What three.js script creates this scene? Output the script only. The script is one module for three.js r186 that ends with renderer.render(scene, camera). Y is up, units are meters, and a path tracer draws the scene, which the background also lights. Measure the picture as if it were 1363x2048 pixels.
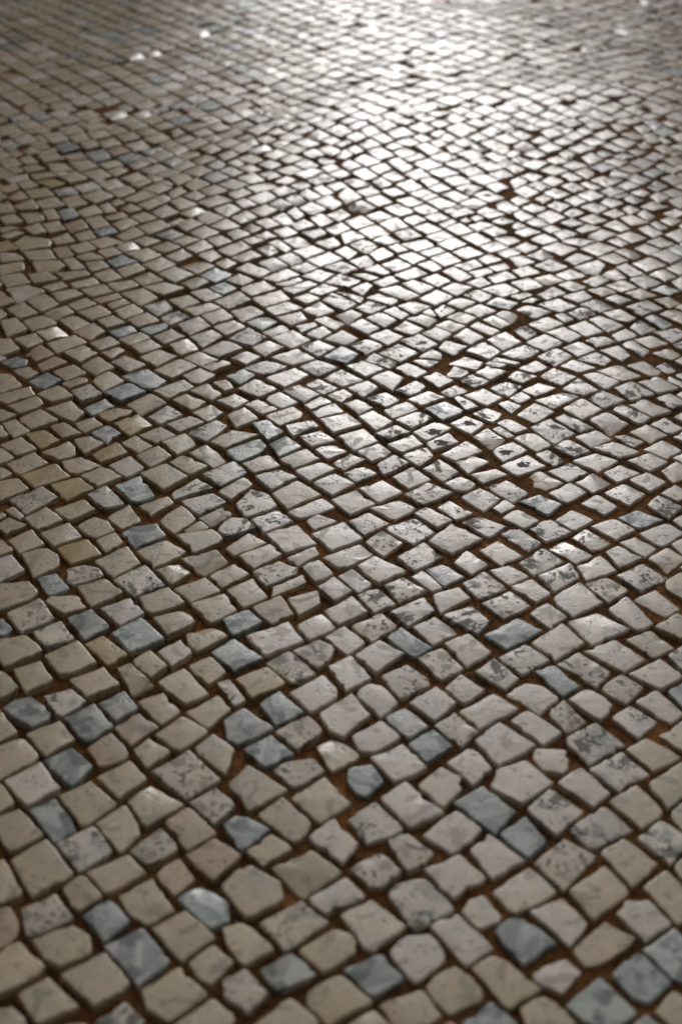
import * as THREE from 'three';

// ---------------------------------------------------------------- camera
const camera = new THREE.PerspectiveCamera(39.6, 681 / 1024, 0.05, 600);   // a 50 mm lens held upright
camera.position.set(0, 1.25, 0);
camera.rotation.x = -Math.atan(1774 / 2844);
camera.focus = 2.42;
camera.userData.fStop = 2.9;

const scene = new THREE.Scene();
const renderer = new THREE.WebGLRenderer({ antialias: true });
renderer.toneMapping = THREE.LinearToneMapping;
renderer.toneMappingExposure = 0.72;
renderer.shadowMap.enabled = true;

// ---------------------------------------------------------------- helpers for chance and noise
function mulberry(a) {
  return () => { a |= 0; a = a + 0x6D2B79F5 | 0; let t = Math.imul(a ^ a >>> 15, 1 | a); t = t + Math.imul(t ^ t >>> 7, 61 | t) ^ t; return ((t ^ t >>> 14) >>> 0) / 4294967296; };
}
const rnd = mulberry(7);
const between = (a, b) => a + (b - a) * rnd();
const gauss = () => (rnd() + rnd() + rnd() + rnd() - 2) * 1.0;   // about -2..2, spread 0.58
const hash = (x, y, s) => { let h = Math.imul(x, 374761393) + Math.imul(y, 668265263) + Math.imul(s, 1274126177) | 0; h = Math.imul(h ^ h >>> 13, 1103515245); h ^= h >>> 16; return (h >>> 0) / 4294967295; };
function noise(x, y, s = 0) {                                     // smooth value noise, -1..1
  const i = Math.floor(x), j = Math.floor(y), a = x - i, b = y - j;
  const u = a * a * a * (a * (a * 6 - 15) + 10), v = b * b * b * (b * (b * 6 - 15) + 10);
  const p = hash(i, j, s), q = hash(i + 1, j, s), r = hash(i, j + 1, s), t = hash(i + 1, j + 1, s);
  return 2 * (p + (q - p) * u + (r - p) * v + (p - q - r + t) * u * v) - 1;
}
const smooth = (a, b, x) => { const t = Math.min(1, Math.max(0, (x - a) / (b - a))); return t * t * (3 - 2 * t); };

// ---------------------------------------------------------------- sky: an even cloud cover with the sun veiled low ahead
const SUN = { az: THREE.MathUtils.degToRad(5), el: THREE.MathUtils.degToRad(20) };   // azimuth to the right of straight ahead (-z)
const sunDir = new THREE.Vector3(Math.sin(SUN.az) * Math.cos(SUN.el), Math.sin(SUN.el), -Math.cos(SUN.az) * Math.cos(SUN.el));
{
  const W = 512, H = 256, data = new Float32Array(W * H * 4), d = new THREE.Vector3();
  for (let y = 0; y < H; y++) for (let x = 0; x < W; x++) {
    const el = ((y + 0.5) / H - 0.5) * Math.PI, az = ((x + 0.5) / W - 0.5) * 2 * Math.PI;
    d.set(Math.cos(el) * Math.cos(az), Math.sin(el), Math.cos(el) * Math.sin(az));
    const k = (y * W + x) * 4, up = Math.max(0, d.y);
    const ang = Math.acos(Math.min(1, d.dot(sunDir)));
    const px = d.x / (0.25 + up), pz = d.z / (0.25 + up);
    const cloud = 0.6 * noise(px * 1.3, pz * 1.3, 31) + 0.3 * noise(px * 3.1, pz * 3.1, 32) + 0.15 * noise(px * 7, pz * 7, 33);
    let L = 0.52 * (0.85 + 0.35 * up) * (1 + 0.16 * cloud);
    L += 2.2 * Math.exp(-((ang / 0.32) ** 2)) + 0.8 * Math.exp(-((ang / 0.85) ** 2));
    if (d.y < 0) L = 0.25;
    data[k] = L; data[k + 1] = L * 0.985; data[k + 2] = L; data[k + 3] = 1;
  }
  const sky = new THREE.DataTexture(data, W, H, THREE.RGBAFormat, THREE.FloatType);
  sky.mapping = THREE.EquirectangularReflectionMapping;
  sky.magFilter = THREE.LinearFilter; sky.minFilter = THREE.LinearFilter;
  sky.needsUpdate = true;
  scene.background = sky; scene.environment = sky;
}
const sun = new THREE.DirectionalLight(new THREE.Color(1, 0.97, 0.95), 0.95);
sun.position.copy(sunDir).multiplyScalar(60);
sun.castShadow = true; sun.shadow.radius = 34; sun.shadow.mapSize.set(2048, 2048);
Object.assign(sun.shadow.camera, { left: -16, right: 16, top: 16, bottom: -16, near: 1, far: 140 });
scene.add(sun, sun.target);

// stones of the pavement laid by eye: kind, then corners as x, z in millimetres
const LAID = [
 ['m', -42, -3059, 2, -3094, 41, -3042, 7, -3014],
 ['w', -38, -2966, -4, -3020, 47, -2971, 16, -2935],
 ['w', -15, -2915, -2, -2924, 53, -2875, 42, -2849],
 ['v', -44, -2867, -20, -2907, 37, -2849, 8, -2811],
 ['w', -12, -2788, 23, -2819, 48, -2790, 15, -2747],
 ['w', -17, -3157, 11, -3192, 41, -3147, 17, -3103],
 ['w', 20, -2930, 60, -2973, 71, -2950, 47, -2891],
 ['c', 22, -3015, 55, -3020, 87, -2989, 65, -2973],
 ['t', -450, -3177, -412, -3217, -376, -3176, -414, -3140],
 ['c', -409, -3126, -374, -3172, -344, -3129, -378, -3087],
 ['c', -458, -3073, -416, -3120, -377, -3077, -417, -3028],
 ['c', -415, -3016, -382, -3063, -330, -3012, -372, -2966],
 ['y', -470, -2991, -435, -3029, -395, -2978, -442, -2949],
 ['t', -440, -2943, -394, -2970, -344, -2941, -390, -2901],
 ['c', -377, -2876, -337, -2902, -304, -2864, -344, -2831],
 ['v', -426, -2840, -383, -2875, -359, -2828, -392, -2790],
 ['v', -388, -2787, -348, -2817, -320, -2787, -359, -2750],
 ['c', -404, -3219, -373, -3260, -335, -3229, -375, -3186],
 ['g', -447, -3262, -412, -3303, -375, -3264, -406, -3226],
 ['c', 367, -2888, 407, -2908, 421, -2889, 385, -2866],
 ['m', 387, -2854, 421, -2882, 435, -2870, 412, -2848],
 ['v', 321, -2609, 375, -2654, 404, -2617, 363, -2575],
 ['w', 300, -2579, 311, -2597, 359, -2567, 348, -2559],
 ['b', 307, -2851, 340, -2887, 385, -2851, 362, -2818],
 ['v', 372, -2820, 403, -2840, 452, -2807, 408, -2770],
 ['w', 376, -2960, 420, -2989, 453, -2940, 403, -2911],
 ['w', 306, -2930, 365, -2963, 399, -2912, 352, -2884],
 ['c', -427, -1206, -404, -1229, -368, -1165, -393, -1150],
 ['c', -395, -1222, -358, -1258, -313, -1197, -359, -1163],
 ['v', -344, -1247, -304, -1278, -272, -1235, -309, -1199],
 ['t', -324, -1173, -309, -1195, -299, -1192, -276, -1162, -299, -1139, -309, -1145],
 ['c', -300, -1200, -255, -1229, -228, -1201, -273, -1166],
 ['m', -255, -1235, -221, -1275, -192, -1237, -229, -1211],
 ['t', -221, -1201, -193, -1225, -170, -1190, -193, -1164],
 ['t', -188, -1227, -153, -1257, -119, -1228, -150, -1187],
 ['m', -369, -1146, -332, -1169, -304, -1131, -346, -1104, -355, -1106],
 ['b', -296, -1135, -268, -1162, -238, -1126, -265, -1097],
 ['c', -259, -1165, -221, -1193, -190, -1140, -219, -1121, -241, -1135],
 ['b', -190, -1160, -164, -1183, -129, -1155, -125, -1127, -147, -1115],
 ['t', -405, -1142, -381, -1151, -367, -1128, -361, -1101, -385, -1087],
 ['c', -346, -1099, -305, -1123, -281, -1104, -276, -1078, -310, -1062, -329, -1072],
 ['c', -215, -1117, -178, -1143, -141, -1103, -176, -1069],
 ['g', -265, -1092, -225, -1120, -186, -1069, -220, -1035],
 ['c', -391, -1077, -361, -1097, -323, -1061, -327, -1052, -372, -1023],
 ['c', -306, -1049, -262, -1083, -224, -1034, -265, -1009],
 ['c', -170, -1068, -142, -1093, -118, -1070, -140, -1037, -153, -1045],
 ['c', -349, -1025, -319, -1049, -279, -1009, -322, -987],
 ['c', -216, -1033, -177, -1064, -142, -1025, -182, -990, -209, -1008],
 ['v', -263, -988, -231, -1016, -205, -990, -233, -965],
 ['c', -180, -984, -138, -1023, -106, -992, -146, -960],
 ['c', -377, -1005, -355, -1012, -335, -998, -329, -978, -356, -969],
 ['c', -300, -982, -268, -989, -256, -969, -285, -963],
 ['c', -141, -1179, -116, -1219, -71, -1187, -65, -1160, -108, -1129],
 ['c', -83, -1207, -36, -1240, 3, -1201, -45, -1164],
 ['c', -114, -1235, -85, -1264, -57, -1239, -93, -1211],
 ['w', -40, -1258, -15, -1285, -8, -1291, 22, -1247, 2, -1216],
 ['m', 9, -1208, 44, -1234, 56, -1231, 73, -1203, 47, -1176, 33, -1179],
 ['m', 55, -1254, 82, -1267, 113, -1231, 99, -1212, 77, -1203],
 ['w', 97, -1207, 142, -1231, 173, -1192, 128, -1160],
 ['w', -39, -1161, 6, -1195, 30, -1164, -17, -1140, -25, -1143, -32, -1150],
 ['m', -94, -1125, -46, -1159, -13, -1126, -63, -1086],
 ['c', -136, -1118, -112, -1127, -98, -1117, -73, -1086, -107, -1065, -125, -1081],
 ['w', -1, -1138, 36, -1160, 74, -1120, 35, -1085, 26, -1089],
 ['v', 54, -1169, 61, -1185, 100, -1192, 132, -1146, 82, -1113],
 ['c', -49, -1085, -8, -1117, 11, -1110, 18, -1097, 19, -1084, -20, -1055],
 ['g', -89, -1059, -55, -1082, -24, -1053, -72, -1028],
 ['b', 2, -1061, 46, -1081, 71, -1044, 32, -1023],
 ['w', 52, -1084, 74, -1108, 101, -1111, 118, -1081, 114, -1071, 80, -1038],
 ['w', 100, -1120, 133, -1139, 171, -1088, 137, -1063, 123, -1084],
 ['m', -129, -1047, -105, -1061, -97, -1052, -76, -1027, -98, -999, -126, -1023],
 ['c', -43, -1025, 0, -1053, 34, -1016, -14, -986],
 ['c', -93, -984, -55, -1023, -21, -990, -52, -959],
 ['c', 41, -1014, 88, -1034, 107, -997, 70, -974, 56, -988],
 ['c', 91, -1036, 104, -1052, 126, -1064, 145, -1047, 159, -1021, 115, -998, 102, -1013, 98, -1021],
 ['c', 5, -984, 34, -1007, 57, -980, 31, -956],
 ['c', 98, -978, 115, -991, 132, -976, 113, -963],
 ['w', 153, -1237, 180, -1264, 221, -1221, 177, -1191],
 ['b', 192, -1262, 228, -1294, 251, -1247, 222, -1224],
 ['m', 228, -1215, 271, -1256, 307, -1227, 259, -1173],
 ['c', 310, -1233, 344, -1258, 378, -1215, 339, -1177],
 ['w', 174, -1171, 224, -1211, 253, -1171, 198, -1135],
 ['c', 263, -1171, 313, -1213, 339, -1170, 286, -1126],
 ['c', 351, -1178, 385, -1205, 406, -1168, 402, -1131, 380, -1122],
 ['w', 138, -1142, 147, -1160, 165, -1167, 185, -1133, 180, -1126, 155, -1117],
 ['b', 171, -1113, 191, -1131, 211, -1132, 242, -1096, 200, -1065],
 ['w', 216, -1142, 256, -1161, 283, -1124, 255, -1091],
 ['w', 315, -1138, 328, -1156, 356, -1158, 375, -1122, 340, -1095],
 ['c', 258, -1088, 300, -1127, 331, -1103, 322, -1089, 279, -1063, 266, -1062],
 ['w', 205, -1054, 251, -1077, 264, -1057, 238, -1025, 215, -1038],
 ['c', 143, -1061, 171, -1082, 217, -1031, 178, -1004],
 ['b', 335, -1086, 377, -1118, 398, -1084, 386, -1044, 368, -1037],
 ['b', 294, -1052, 320, -1076, 333, -1081, 360, -1041, 329, -1012, 309, -1023],
 ['b', 237, -1010, 282, -1049, 315, -1001, 278, -971],
 ['c', 191, -1007, 219, -1027, 250, -985, 215, -957, 196, -972],
 ['b', 125, -986, 160, -1015, 190, -986, 156, -959, 146, -966],
 ['c', 331, -1001, 359, -1030, 385, -1003, 353, -975],
 ['g', 301, -984, 325, -999, 338, -982, 315, -963],
 ['v', 358, -1256, 394, -1287, 425, -1252, 391, -1211],
 ['c', 390, -1204, 417, -1232, 429, -1201, 406, -1182],
 ['g', -462, -1502, -448, -1518, -426, -1527, -391, -1491, -395, -1480, -415, -1463],
 ['v', -409, -1527, -373, -1543, -348, -1514, -376, -1480, -387, -1492],
 ['c', -480, -1479, -459, -1494, -428, -1449, -455, -1430],
 ['c', -420, -1451, -379, -1478, -352, -1442, -385, -1406],
 ['g', -372, -1479, -337, -1512, -305, -1465, -335, -1427],
 ['g', -331, -1511, -299, -1538, -275, -1500, -303, -1471],
 ['c', -279, -1515, -245, -1534, -216, -1490, -241, -1464],
 ['t', -304, -1460, -273, -1491, -242, -1460, -276, -1424],
 ['c', -247, -1445, -214, -1482, -173, -1450, -211, -1409],
 ['c', -212, -1492, -170, -1529, -149, -1499, -177, -1459],
 ['c', -257, -1556, -222, -1590, -182, -1532, -211, -1508],
 ['c', -466, -1419, -421, -1444, -394, -1410, -395, -1396, -438, -1360],
 ['b', -387, -1397, -353, -1423, -318, -1384, -342, -1347],
 ['t', -335, -1420, -306, -1452, -275, -1411, -280, -1396, -312, -1383],
 ['c', -273, -1416, -255, -1440, -221, -1414, -250, -1382],
 ['c', -195, -1416, -170, -1448, -138, -1416, -147, -1366],
 ['c', -312, -1363, -273, -1396, -245, -1359, -279, -1325],
 ['m', -244, -1373, -199, -1414, -152, -1358, -195, -1320],
 ['w', -430, -1359, -389, -1394, -356, -1345, -392, -1311],
 ['c', -356, -1331, -319, -1358, -278, -1317, -316, -1275],
 ['c', -267, -1320, -242, -1353, -195, -1314, -240, -1273],
 ['m', -190, -1318, -159, -1345, -126, -1313, -156, -1279],
 ['c', -458, -1352, -433, -1356, -407, -1318, -430, -1298],
 ['c', -433, -1291, -400, -1307, -361, -1263, -401, -1232],
 ['b', -389, -1306, -359, -1327, -322, -1275, -348, -1253],
 ['c', -301, -1281, -270, -1318, -240, -1264, -264, -1229],
 ['t', -218, -1282, -191, -1313, -150, -1265, -185, -1235],
 ['b', -114, -1510, -86, -1539, -50, -1495, -86, -1463],
 ['w', -72, -1537, -25, -1576, -4, -1545, -6, -1524, -42, -1492],
 ['w', -31, -1491, 15, -1532, 40, -1487, 3, -1442, -17, -1455],
 ['w', 19, -1533, 38, -1555, 57, -1551, 79, -1511, 53, -1481],
 ['g', 58, -1480, 87, -1505, 119, -1462, 89, -1436],
 ['w', 91, -1513, 132, -1549, 159, -1511, 126, -1474],
 ['g', -159, -1477, -132, -1502, -88, -1459, -137, -1424, -151, -1434],
 ['m', -88, -1451, -43, -1488, -23, -1451, -57, -1417],
 ['w', 12, -1443, 55, -1477, 80, -1440, 42, -1410, 24, -1417],
 ['b', 88, -1427, 123, -1457, 148, -1424, 111, -1390],
 ['b', -129, -1417, -93, -1446, -61, -1407, -98, -1379],
 ['c', -33, -1427, -11, -1446, 28, -1404, -12, -1371],
 ['m', -88, -1376, -81, -1388, -75, -1392, -35, -1401, -20, -1377, -59, -1342],
 ['w', 38, -1400, 82, -1427, 113, -1382, 66, -1353],
 ['b', 6, -1357, 10, -1382, 39, -1388, 57, -1357, 25, -1321],
 ['c', -145, -1351, -120, -1387, -67, -1340, -114, -1302],
 ['c', -63, -1325, -21, -1366, 14, -1314, -26, -1279],
 ['w', 95, -1349, 129, -1384, 153, -1364, 154, -1339, 127, -1310],
 ['c', -104, -1296, -74, -1328, -33, -1280, -55, -1244],
 ['b', -146, -1280, -130, -1294, -114, -1293, -85, -1269, -120, -1233],
 ['w', 7, -1286, 43, -1319, 77, -1273, 69, -1265, 31, -1247],
 ['w', 49, -1326, 82, -1358, 129, -1299, 83, -1272],
 ['w', 99, -1262, 143, -1308, 175, -1272, 133, -1230],
 ['m', -173, -1554, -155, -1562, -129, -1517, -145, -1501],
 ['y', -148, -1565, -104, -1595, -75, -1555, -122, -1520],
 ['m', 123, -1465, 154, -1492, 183, -1452, 158, -1420],
 ['w', 159, -1493, 211, -1532, 243, -1499, 184, -1457],
 ['w', 226, -1530, 256, -1557, 281, -1549, 300, -1521, 267, -1487],
 ['w', 310, -1517, 336, -1539, 353, -1535, 371, -1500, 348, -1471],
 ['m', 355, -1539, 393, -1574, 420, -1542, 389, -1507],
 ['b', 271, -1580, 302, -1593, 332, -1545, 304, -1523],
 ['w', 400, -1512, 435, -1537, 464, -1487, 441, -1466],
 ['v', 363, -1480, 393, -1506, 427, -1471, 392, -1437],
 ['m', 277, -1491, 305, -1518, 331, -1471, 301, -1447],
 ['w', 225, -1473, 253, -1495, 295, -1449, 265, -1422],
 ['w', 175, -1434, 212, -1472, 258, -1424, 203, -1384],
 ['w', 293, -1437, 342, -1470, 353, -1455, 374, -1425, 320, -1388],
 ['c', 371, -1416, 403, -1440, 446, -1400, 401, -1374],
 ['w', 248, -1400, 256, -1418, 296, -1416, 293, -1378, 284, -1369, 259, -1377],
 ['v', 318, -1379, 367, -1414, 395, -1368, 350, -1337],
 ['w', 189, -1347, 201, -1378, 240, -1396, 271, -1353, 225, -1313],
 ['w', 274, -1355, 310, -1384, 341, -1336, 315, -1310],
 ['c', 388, -1349, 442, -1393, 463, -1357, 405, -1304],
 ['b', 140, -1319, 181, -1351, 218, -1301, 188, -1263],
 ['w', 229, -1306, 264, -1342, 302, -1302, 262, -1261],
 ['c', 335, -1321, 375, -1350, 403, -1299, 367, -1270],
 ['w', 278, -1271, 326, -1313, 359, -1274, 309, -1241, 297, -1242],
 ['c', 420, -1445, 463, -1478, 483, -1440, 453, -1403],
 ['b', 450, -1534, 479, -1559, 492, -1522, 464, -1498],
 ['c', 402, -1293, 430, -1321, 443, -1284, 420, -1264],
 ['w', 136, -1392, 166, -1421, 181, -1414, 196, -1379, 167, -1348],
 ['c', -567, -1966, -549, -1993, -514, -1968, -543, -1939],
 ['c', -536, -1919, -504, -1956, -474, -1908, -511, -1882],
 ['c', -488, -1941, -446, -1973, -418, -1933, -459, -1899],
 ['c', -433, -1961, -409, -1991, -382, -1976, -367, -1946, -398, -1921],
 ['y', -455, -1896, -408, -1924, -378, -1877, -427, -1850],
 ['c', -395, -1915, -365, -1939, -348, -1910, -373, -1879],
 ['g', -357, -1941, -343, -1956, -337, -1961, -301, -1969, -281, -1931, -330, -1896],
 ['c', -267, -1931, -208, -1949, -190, -1922, -195, -1908, -234, -1877],
 ['c', -327, -1887, -283, -1922, -244, -1886, -255, -1869, -293, -1838],
 ['c', -388, -1859, -342, -1904, -313, -1853, -352, -1812],
 ['c', -507, -1880, -470, -1900, -447, -1875, -439, -1845, -476, -1813],
 ['c', -564, -1916, -547, -1923, -525, -1897, -521, -1891, -540, -1877, -557, -1882],
 ['w', -555, -1851, -523, -1880, -492, -1834, -527, -1801],
 ['c', -253, -1863, -197, -1889, -176, -1851, -214, -1817],
 ['b', -470, -1812, -443, -1827, -413, -1783, -444, -1764],
 ['m', -430, -1835, -401, -1849, -376, -1837, -366, -1816, -410, -1794, -423, -1803],
 ['v', -353, -1806, -306, -1850, -268, -1790, -314, -1762],
 ['c', -289, -1835, -252, -1857, -232, -1828, -259, -1789],
 ['c', -206, -1814, -168, -1849, -140, -1821, -182, -1783],
 ['c', -532, -1776, -528, -1795, -480, -1804, -460, -1774, -465, -1755, -512, -1728],
 ['c', -404, -1789, -365, -1810, -329, -1773, -375, -1732],
 ['c', -257, -1784, -210, -1814, -182, -1776, -227, -1747],
 ['c', -445, -1750, -440, -1762, -399, -1767, -381, -1735, -413, -1718],
 ['m', -499, -1718, -455, -1757, -423, -1706, -467, -1668],
 ['w', -360, -1730, -319, -1761, -293, -1720, -326, -1687],
 ['c', -307, -1760, -264, -1787, -233, -1745, -285, -1715],
 ['c', -227, -1743, -176, -1772, -154, -1725, -193, -1693],
 ['g', -406, -1705, -373, -1728, -338, -1684, -372, -1650],
 ['v', -451, -1672, -413, -1699, -386, -1654, -426, -1634],
 ['b', -521, -1699, -500, -1703, -476, -1674, -494, -1659],
 ['c', -278, -1707, -235, -1728, -210, -1697, -253, -1662],
 ['b', -336, -1670, -307, -1702, -298, -1711, -255, -1658, -302, -1624],
 ['c', -227, -1674, -189, -1689, -164, -1664, -207, -1624, -224, -1647],
 ['c', -508, -1652, -457, -1664, -426, -1628, -477, -1589],
 ['y', -370, -1641, -347, -1664, -304, -1619, -330, -1591],
 ['w', -264, -1625, -233, -1652, -213, -1622, -239, -1590],
 ['c', -424, -1616, -381, -1651, -346, -1600, -392, -1566],
 ['c', -299, -1603, -274, -1628, -244, -1593, -265, -1564],
 ['c', -463, -1584, -427, -1605, -399, -1562, -436, -1536],
 ['c', -219, -1592, -186, -1613, -160, -1577, -184, -1549],
 ['c', -492, -1573, -479, -1587, -444, -1544, -468, -1522],
 ['c', -378, -1561, -335, -1589, -307, -1550, -350, -1522],
 ['c', -317, -1588, -299, -1599, -286, -1584, -259, -1551, -288, -1532],
 ['v', -201, -1946, -191, -1977, -183, -1986, -154, -1981, -139, -1953, -184, -1926],
 ['v', -149, -1980, -105, -2014, -76, -1978, -127, -1939],
 ['c', -184, -1896, -150, -1942, -117, -1912, -169, -1874],
 ['w', -123, -1937, -71, -1966, -38, -1908, -88, -1880],
 ['w', -58, -1976, -39, -1996, -5, -1976, -44, -1948],
 ['w', -49, -1938, 5, -1976, 37, -1924, -16, -1888],
 ['v', 12, -1977, 47, -2005, 81, -1969, 36, -1935],
 ['c', -163, -1873, -112, -1910, -92, -1879, -137, -1835],
 ['w', -87, -1867, -40, -1901, -34, -1876, -67, -1847],
 ['w', -31, -1872, 30, -1909, 53, -1882, 8, -1840, -4, -1841],
 ['m', 37, -1913, 65, -1949, 102, -1911, 67, -1871],
 ['v', 67, -1954, 123, -1989, 154, -1943, 116, -1904],
 ['w', 138, -1916, 181, -1968, 229, -1920, 175, -1878],
 ['m', -139, -1829, -98, -1860, -66, -1839, -67, -1824, -118, -1788],
 ['w', -64, -1845, -58, -1850, -35, -1865, -9, -1823, -40, -1803],
 ['w', -7, -1819, 17, -1839, 50, -1793, 26, -1772],
 ['w', 23, -1846, 53, -1875, 104, -1833, 56, -1795],
 ['v', 88, -1872, 133, -1914, 162, -1869, 113, -1829],
 ['c', -106, -1761, -105, -1789, -59, -1824, -52, -1801],
 ['c', -177, -1781, -136, -1813, -110, -1759, -147, -1733],
 ['w', -37, -1788, -11, -1816, 17, -1776, -10, -1752],
 ['v', 24, -1767, 54, -1788, 84, -1743, 49, -1721],
 ['m', 64, -1795, 95, -1815, 132, -1776, 87, -1746],
 ['w', 108, -1816, 127, -1834, 156, -1785, 139, -1774],
 ['g', 130, -1835, 159, -1851, 191, -1816, 158, -1787, 144, -1811],
 ['c', -81, -1758, -36, -1781, -29, -1763, -31, -1745, -64, -1714],
 ['t', -135, -1736, -91, -1767, -70, -1719, -102, -1692],
 ['w', -26, -1727, 17, -1765, 40, -1726, -6, -1691],
 ['w', 71, -1724, 126, -1763, 142, -1725, 98, -1687],
 ['w', 138, -1767, 181, -1789, 196, -1758, 147, -1718],
 ['b', -176, -1703, -162, -1714, -140, -1730, -114, -1699, -158, -1662],
 ['w', -69, -1695, -28, -1724, -15, -1700, -7, -1684, -46, -1656],
 ['m', 12, -1689, 61, -1723, 84, -1688, 43, -1648],
 ['w', 104, -1687, 139, -1711, 174, -1673, 132, -1641],
 ['w', -140, -1665, -78, -1702, -53, -1655, -109, -1617],
 ['w', -25, -1664, 5, -1691, 37, -1650, 9, -1619],
 ['b', 65, -1660, 88, -1685, 134, -1632, 104, -1611],
 ['m', -70, -1630, -32, -1661, -8, -1635, -16, -1607, -34, -1590],
 ['w', 18, -1621, 57, -1656, 91, -1622, 49, -1580],
 ['b', -188, -1623, -156, -1658, -110, -1610, -150, -1579],
 ['m', 108, -1610, 145, -1635, 175, -1583, 139, -1559],
 ['w', -108, -1608, -73, -1628, -34, -1576, -69, -1556],
 ['w', -19, -1594, 15, -1619, 43, -1567, 7, -1536],
 ['m', 55, -1569, 93, -1596, 122, -1565, 123, -1549, 80, -1518],
 ['v', 149, -1713, 195, -1738, 222, -1697, 200, -1662],
 ['w', 147, -1647, 185, -1669, 217, -1624, 177, -1588],
 ['v', 197, -1971, 229, -1991, 270, -1958, 239, -1923],
 ['w', 262, -1984, 294, -2014, 328, -1975, 297, -1952],
 ['v', 306, -1952, 342, -1982, 375, -1937, 328, -1911],
 ['w', 351, -1977, 383, -2011, 418, -1976, 378, -1943],
 ['v', 257, -1938, 283, -1958, 322, -1911, 297, -1884],
 ['w', 219, -1889, 252, -1918, 289, -1872, 250, -1844],
 ['w', 329, -1898, 357, -1921, 399, -1871, 368, -1848],
 ['m', 370, -1926, 397, -1952, 432, -1903, 399, -1878],
 ['w', 406, -1956, 449, -1983, 479, -1944, 441, -1915],
 ['b', 453, -1983, 493, -2008, 532, -1975, 485, -1948],
 ['w', 480, -1936, 533, -1966, 557, -1936, 509, -1891],
 ['w', 542, -1975, 573, -2000, 591, -1965, 563, -1940],
 ['w', 175, -1853, 200, -1891, 233, -1846, 202, -1817],
 ['w', 278, -1851, 322, -1897, 351, -1854, 297, -1814],
 ['w', 445, -1908, 472, -1925, 503, -1892, 479, -1863],
 ['w', 418, -1883, 442, -1899, 475, -1862, 432, -1833],
 ['w', 230, -1832, 264, -1844, 292, -1814, 257, -1787],
 ['m', 185, -1796, 223, -1830, 257, -1779, 207, -1753],
 ['v', 305, -1815, 359, -1852, 369, -1810, 324, -1770],
 ['w', 367, -1842, 410, -1873, 430, -1828, 376, -1800],
 ['w', 483, -1861, 518, -1893, 544, -1858, 505, -1822],
 ['w', 526, -1901, 551, -1923, 570, -1890, 541, -1868],
 ['v', 425, -1816, 473, -1849, 505, -1807, 454, -1769],
 ['w', 259, -1782, 294, -1805, 320, -1765, 293, -1741],
 ['m', 210, -1742, 258, -1775, 286, -1732, 239, -1700],
 ['w', 314, -1754, 366, -1798, 396, -1743, 342, -1706],
 ['m', 372, -1794, 411, -1809, 438, -1773, 402, -1742],
 ['c', 491, -1790, 527, -1823, 550, -1789, 523, -1741, 500, -1766],
 ['w', 439, -1753, 479, -1776, 507, -1726, 480, -1706],
 ['w', 278, -1716, 310, -1745, 336, -1707, 306, -1678],
 ['w', 397, -1724, 432, -1762, 461, -1689, 433, -1669],
 ['c', 459, -1681, 501, -1717, 523, -1682, 492, -1651],
 ['b', 206, -1662, 262, -1706, 298, -1675, 238, -1628],
 ['w', 333, -1697, 383, -1724, 423, -1677, 360, -1638],
 ['w', 274, -1645, 326, -1691, 353, -1644, 324, -1619, 304, -1603],
 ['c', 413, -1653, 452, -1676, 480, -1630, 442, -1608],
 ['v', 222, -1611, 266, -1644, 298, -1605, 254, -1570],
 ['w', 347, -1623, 397, -1653, 432, -1605, 397, -1576],
 ['m', 305, -1597, 340, -1625, 380, -1577, 354, -1542],
 ['w', 465, -1611, 497, -1642, 511, -1606, 481, -1576],
 ['w', 187, -1580, 218, -1610, 248, -1563, 227, -1536],
 ['w', 402, -1573, 453, -1605, 480, -1566, 441, -1537],
 ['w', 141, -1542, 167, -1573, 201, -1539, 168, -1509],
 ['g', -682, -2572, -653, -2598, -626, -2579, -625, -2553, -654, -2545],
 ['c', -650, -2534, -621, -2550, -594, -2523, -613, -2495],
 ['c', -687, -2522, -651, -2522, -616, -2469, -655, -2438],
 ['g', -609, -2484, -579, -2523, -546, -2489, -571, -2450],
 ['t', -604, -2557, -575, -2595, -544, -2568, -589, -2523],
 ['t', -570, -2527, -532, -2560, -499, -2518, -537, -2485],
 ['t', -544, -2475, -513, -2501, -496, -2504, -491, -2481, -525, -2455],
 ['c', -655, -2413, -653, -2434, -600, -2465, -585, -2430, -633, -2396],
 ['c', -632, -2387, -582, -2428, -558, -2390, -601, -2355],
 ['c', -658, -2365, -641, -2375, -604, -2352, -631, -2326],
 ['c', -582, -2434, -546, -2468, -510, -2424, -550, -2402],
 ['m', -518, -2443, -488, -2474, -456, -2431, -492, -2404],
 ['c', -519, -2557, -488, -2595, -448, -2546, -481, -2512],
 ['c', -460, -2568, -439, -2602, -382, -2557, -419, -2527],
 ['c', -488, -2490, -458, -2530, -421, -2488, -458, -2442],
 ['g', -431, -2509, -384, -2542, -339, -2490, -358, -2458, -384, -2458],
 ['b', -456, -2439, -412, -2481, -375, -2444, -419, -2403],
 ['c', -371, -2534, -323, -2590, -285, -2553, -331, -2498],
 ['c', -312, -2514, -280, -2547, -245, -2516, -272, -2477, -291, -2481],
 ['c', -362, -2448, -308, -2498, -283, -2464, -330, -2415],
 ['c', -293, -2448, -260, -2480, -226, -2434, -245, -2406],
 ['c', -321, -2409, -298, -2434, -254, -2399, -278, -2364],
 ['b', -484, -2372, -449, -2413, -426, -2383, -465, -2346],
 ['c', -556, -2374, -512, -2404, -478, -2356, -496, -2324],
 ['c', -601, -2336, -566, -2375, -524, -2332, -569, -2297, -582, -2312],
 ['t', -407, -2390, -365, -2437, -329, -2399, -375, -2353],
 ['y', -455, -2351, -422, -2375, -390, -2365, -396, -2345, -433, -2319],
 ['v', -359, -2339, -328, -2386, -295, -2349, -332, -2307],
 ['y', -420, -2316, -380, -2349, -345, -2313, -385, -2267],
 ['c', -495, -2320, -460, -2342, -438, -2312, -468, -2283],
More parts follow.
